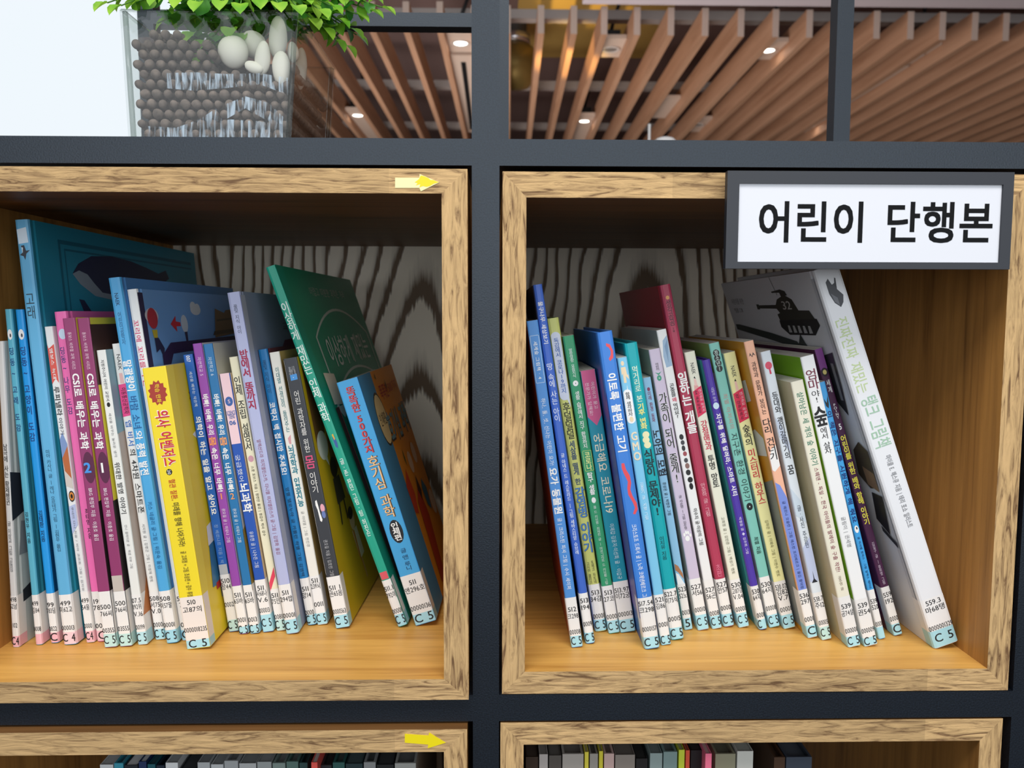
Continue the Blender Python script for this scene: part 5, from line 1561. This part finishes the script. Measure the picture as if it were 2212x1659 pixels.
# white pebbles on the pellets, behind the glass
PEB = plain('white_pebble', '#e6dfd4', 0.55)
pebs = [(505, 114, 30, 37, .2, 'large oval white pebble at the left of the pebble group in the vase', 0.004),
        (549, 97, 26, 30, .5, 'round white pebble behind the large oval one in the vase', 0.020),
        (567, 124, 17, 33, -.1, 'upright narrow white pebble in the middle of the vase group', 0.004),
        (549, 146, 22, 11, -.35, 'small flat wedge-shaped white pebble lying lowest in the vase group', 0.003),
        (602, 80, 20, 42, -.05, 'tall pointed white pebble standing highest in the vase', 0.016),
        (607, 150, 20, 34, 0, 'white pebble pressed against the front glass near its right corner', 0.004),
        (634, 112, 12, 22, .1, 'pinkish white pebble in the right front corner of the vase', 0.026),
        (690, 150, 13, 42, -.05, 'long white pebble seen through the right side of the vase', 0.045),
        (487, 44, 15, 13, 0, 'small white pebble among the leaves at the top of the vase', 0.040)]
for px, py, rx, ry, rot, label, dy in pebs:
    Y = VY + TH + .0006 + dy
    ppm = FPX / (Y + S)
    ax, az = rx / ppm, ry / ppm
    ay = min(ax, az) * .75
    Y += ay
    C_ = on_y(px, py, Y)
    if px == 690:
        C_[0] = vx(C_[2])[1] - TH - ax - .001
    b = MB()
    ph = [rr.uniform(0, 6) for _ in range(3)]
    vs = []
    for v in i1:
        w = 1 + .07 * math.sin(2.2 * v.x + ph[0]) + .06 * math.sin(2.6 * v.z + ph[1])
        x, y, z = v.x * ax * w, v.y * ay, v.z * az * w
        vs.append((x * math.cos(rot) - z * math.sin(rot), y, x * math.sin(rot) + z * math.cos(rot)))
    b.add(vs, f1, PEB, True)
    o = b.build('white_pebble')
    o.location = C_
    tag(o, label, 'pebble', 'white pebbles in the glass vase')


# the green plant
def leaf_mat(name, ha, hb):
    mt = bpy.data.materials.new(name)
    mt.use_nodes = True
    nt = mt.node_tree
    bb = nt.nodes['Principled BSDF']
    out = nt.nodes['Material Output']
    geo = node(nt, 'ShaderNodeNewGeometry')
    n = node(nt, 'ShaderNodeTexNoise', Scale=55.0, Detail=2.0)
    nt.links.new(geo.outputs['Position'], n.inputs['Vector'])
    r = ramp(nt, [(0.35, hexc(ha)), (0.65, hexc(hb))])
    nt.links.new(n.outputs[0], r.inputs[0])
    nt.links.new(r.outputs[0], bb.inputs['Base Color'])
    bb.inputs['Roughness'].default_value = 0.42
    tl = node(nt, 'ShaderNodeBsdfTranslucent')
    nt.links.new(r.outputs[0], tl.inputs[0])
    mx = node(nt, 'ShaderNodeMixShader')
    mx.inputs[0].default_value = 0.35
    nt.links.new(bb.outputs[0], mx.inputs[1])
    nt.links.new(tl.outputs[0], mx.inputs[2])
    nt.links.new(mx.outputs[0], out.inputs[0])
    return mt


LEAF_A = leaf_mat('leaf_bright', '#6fb52e', '#a9d848')
LEAF_B = leaf_mat('leaf_deep', '#2f7a2a', '#5aa636')
STEM = plain('plant_stem', '#4d7a2c', 0.6)
pc = Vector(((ft0[0] + ft1[0]) / 2 + .01, VY + VD * .5, zpx(72) + .004))
plant = tag(empty('green_plant', pc), 'leafy bright green plant spilling over the rim of the glass vase', 'plant')
stems, leaves = MB(), MB()
rl = random.Random(11)


def where(v):
    """inside the glass, in its wall, or clear of it"""
    if v.z > vz1 + .0012:
        return 'clear'
    x0, x1 = vx(v.z)
    m_ = .0008
    if x0 + TH + m_ < v.x < x1 - TH - m_ and VY + TH + m_ < v.y < VY + VD - TH - m_:
        return 'clear' if v.z > vz1 - .004 else 'in'
    if x0 - m_ < v.x < x1 + m_ and VY - m_ < v.y < VY + VD + m_:
        return 'wall'
    return 'clear'


def leaf(P, d, up, ln, mt):
    d = Vector(d).normalized()
    side = d.cross(Vector(up))
    if side.length < 1e-3:
        side = d.cross(Vector((1, 0, 0)))
    side.normalize()
    nrm = side.cross(d).normalized()
    w = ln * .48
    prof = [(0.0, 0.04), (.14, .62), (.36, 1.0), (.62, .92), (.84, .48), (.93, .16), (1.0, 0.0)]
    vs, fs = [], []
    for k, (t_, q) in enumerate(prof):
        c_ = P + d * (ln * t_) - nrm * (ln * .22 * t_ * t_)
        vs += [c_ - side * (w * q) + nrm * (w * q * .45), c_, c_ + side * (w * q) + nrm * (w * q * .45)]
    for k in range(len(prof) - 1):
        fs += [(3 * k, 3 * k + 1, 3 * k + 4, 3 * k + 3), (3 * k + 1, 3 * k + 2, 3 * k + 5, 3 * k + 4)]
    if len({where(v) for v in vs}) == 1 and where(vs[0]) != 'wall':
        leaves.add([tuple(v - pc) for v in vs], fs, mt, True)


def sprig(pts, mt_bias=.6, ln=.013, n=9, start=.15):
    P = [Vector(p) for p in pts]
    # smooth polyline
    q = []
    for i in range(len(P) - 1):
        for k in range(5):
            q.append(P[i].lerp(P[i + 1], k / 5))
    q.append(P[-1])
    for _ in range(3):
        q = [q[0]] + [(q[i - 1] + q[i] * 2 + q[i + 1]) / 4 for i in range(1, len(q) - 1)] + [q[-1]]
    for v in q:
        if where(v) == 'wall':
            v.z = vz1 + .003
    stems.tube([tuple(v - pc) for v in q], [.0011 - .0006 * i / len(q) for i in range(len(q))], STEM, 6)
    for k in range(n):
        t_ = start + (1 - start) * (k + 1) / n
        i = min(int(t_ * (len(q) - 1)), len(q) - 2)
        A = q[i]
        d = (q[i + 1] - q[i]).normalized()
        ang = rl.uniform(0, 6.28)
        sd = d.cross(Vector((math.cos(ang), math.sin(ang), .3))).normalized()
        for sgn in (1, -1):
            dd = (sd * sgn + d * rl.uniform(.3, .9) + Vector((0, -.25, .15))).normalized()
            leaf(A, dd, (rl.uniform(-.9, .9), rl.uniform(-1.0, .1), .8), ln * rl.uniform(.75, 1.15), LEAF_A if rl.random() < mt_bias else LEAF_B)
    leaf(q[-1], (q[-1] - q[-2]).normalized(), (0, -.3, 1), ln, LEAF_A)


def wp(px, py, Y):
    return Vector(on_y(px, py, Y))


FY = VY - .012
# sprigs over the front and right rim, by where their tips hang
root = pc.copy()
tips = [(232, 6, FY), (262, 12, FY), (300, 2, FY + .01), (345, -6, FY), (392, -2, FY), (430, 4, FY), (480, 2, FY), (520, 8, FY - .004), (560, 0, FY), (600, 6, FY), (640, 12, FY),
        (672, 40, VY + .03), (700, 60, VY + .05), (725, 85, VY + .06), (748, 98, VY + .07), (690, 20, VY + .02), (730, 40, VY + .05), (770, 30, VY + .05), (800, 22, VY + .05), (826, 16, VY + .05), (760, 62, VY + .06), (715, 12, VY + .04), (655, -8, VY + .02),
        (770, 75, VY + .08), (800, -10, VY + .06), (740, -20, VY + .06)]
for (px, py, Y) in tips:
    T = wp(px, py, Y)
    M = root.lerp(T, .5)
    M.z = max(vz1 + .034, T.z + .02)
    sprig([root, root.lerp(M, .55) + Vector((0, 0, .02)), M, T], .72, .0125, 9, .38)
for k in range(26):                                    # the rounded head above the rim
    an, rad = rl.uniform(0, 6.28), rl.uniform(.01, .075)
    T = Vector((pc.x + rad * math.cos(an) * 1.15, pc.y + rad * math.sin(an), vz1 + rl.uniform(.02, .075)))
    sprig([root, root.lerp(T, .5) + Vector((0, 0, .012)), T], .65, .013, 8, .35)
# leaves drooping inside the glass
for (px, py, Y) in [(420, 70, VY + .02), (445, 88, VY + .02), (470, 92, VY + .03), (440, 118, VY + .018), (500, 60, VY + .02), (520, 72, VY + .03), (340, 50, VY + .03), (380, 60, VY + .03), (560, 55, VY + .03), (660, 95, VY + .06), (655, 70, VY + .05), (400, 96, VY + .024), (455, 60, VY + .04), (360, 40, VY + .06), (540, 45, VY + .05)]:
    T = wp(px, py, Y)
    if T.x > vx(T.z)[1] - .012:
        T.x = vx(T.z)[1] - .012
    M = Vector((.6 * T.x + .4 * pc.x, .5 * (T.y + pc.y), T.z + .02))
    sprig([root + Vector((0, 0, .02)), M, T], .25, .0135, 5, .45)
stems.build('stems', plant)
leaves.build('foliage', plant)
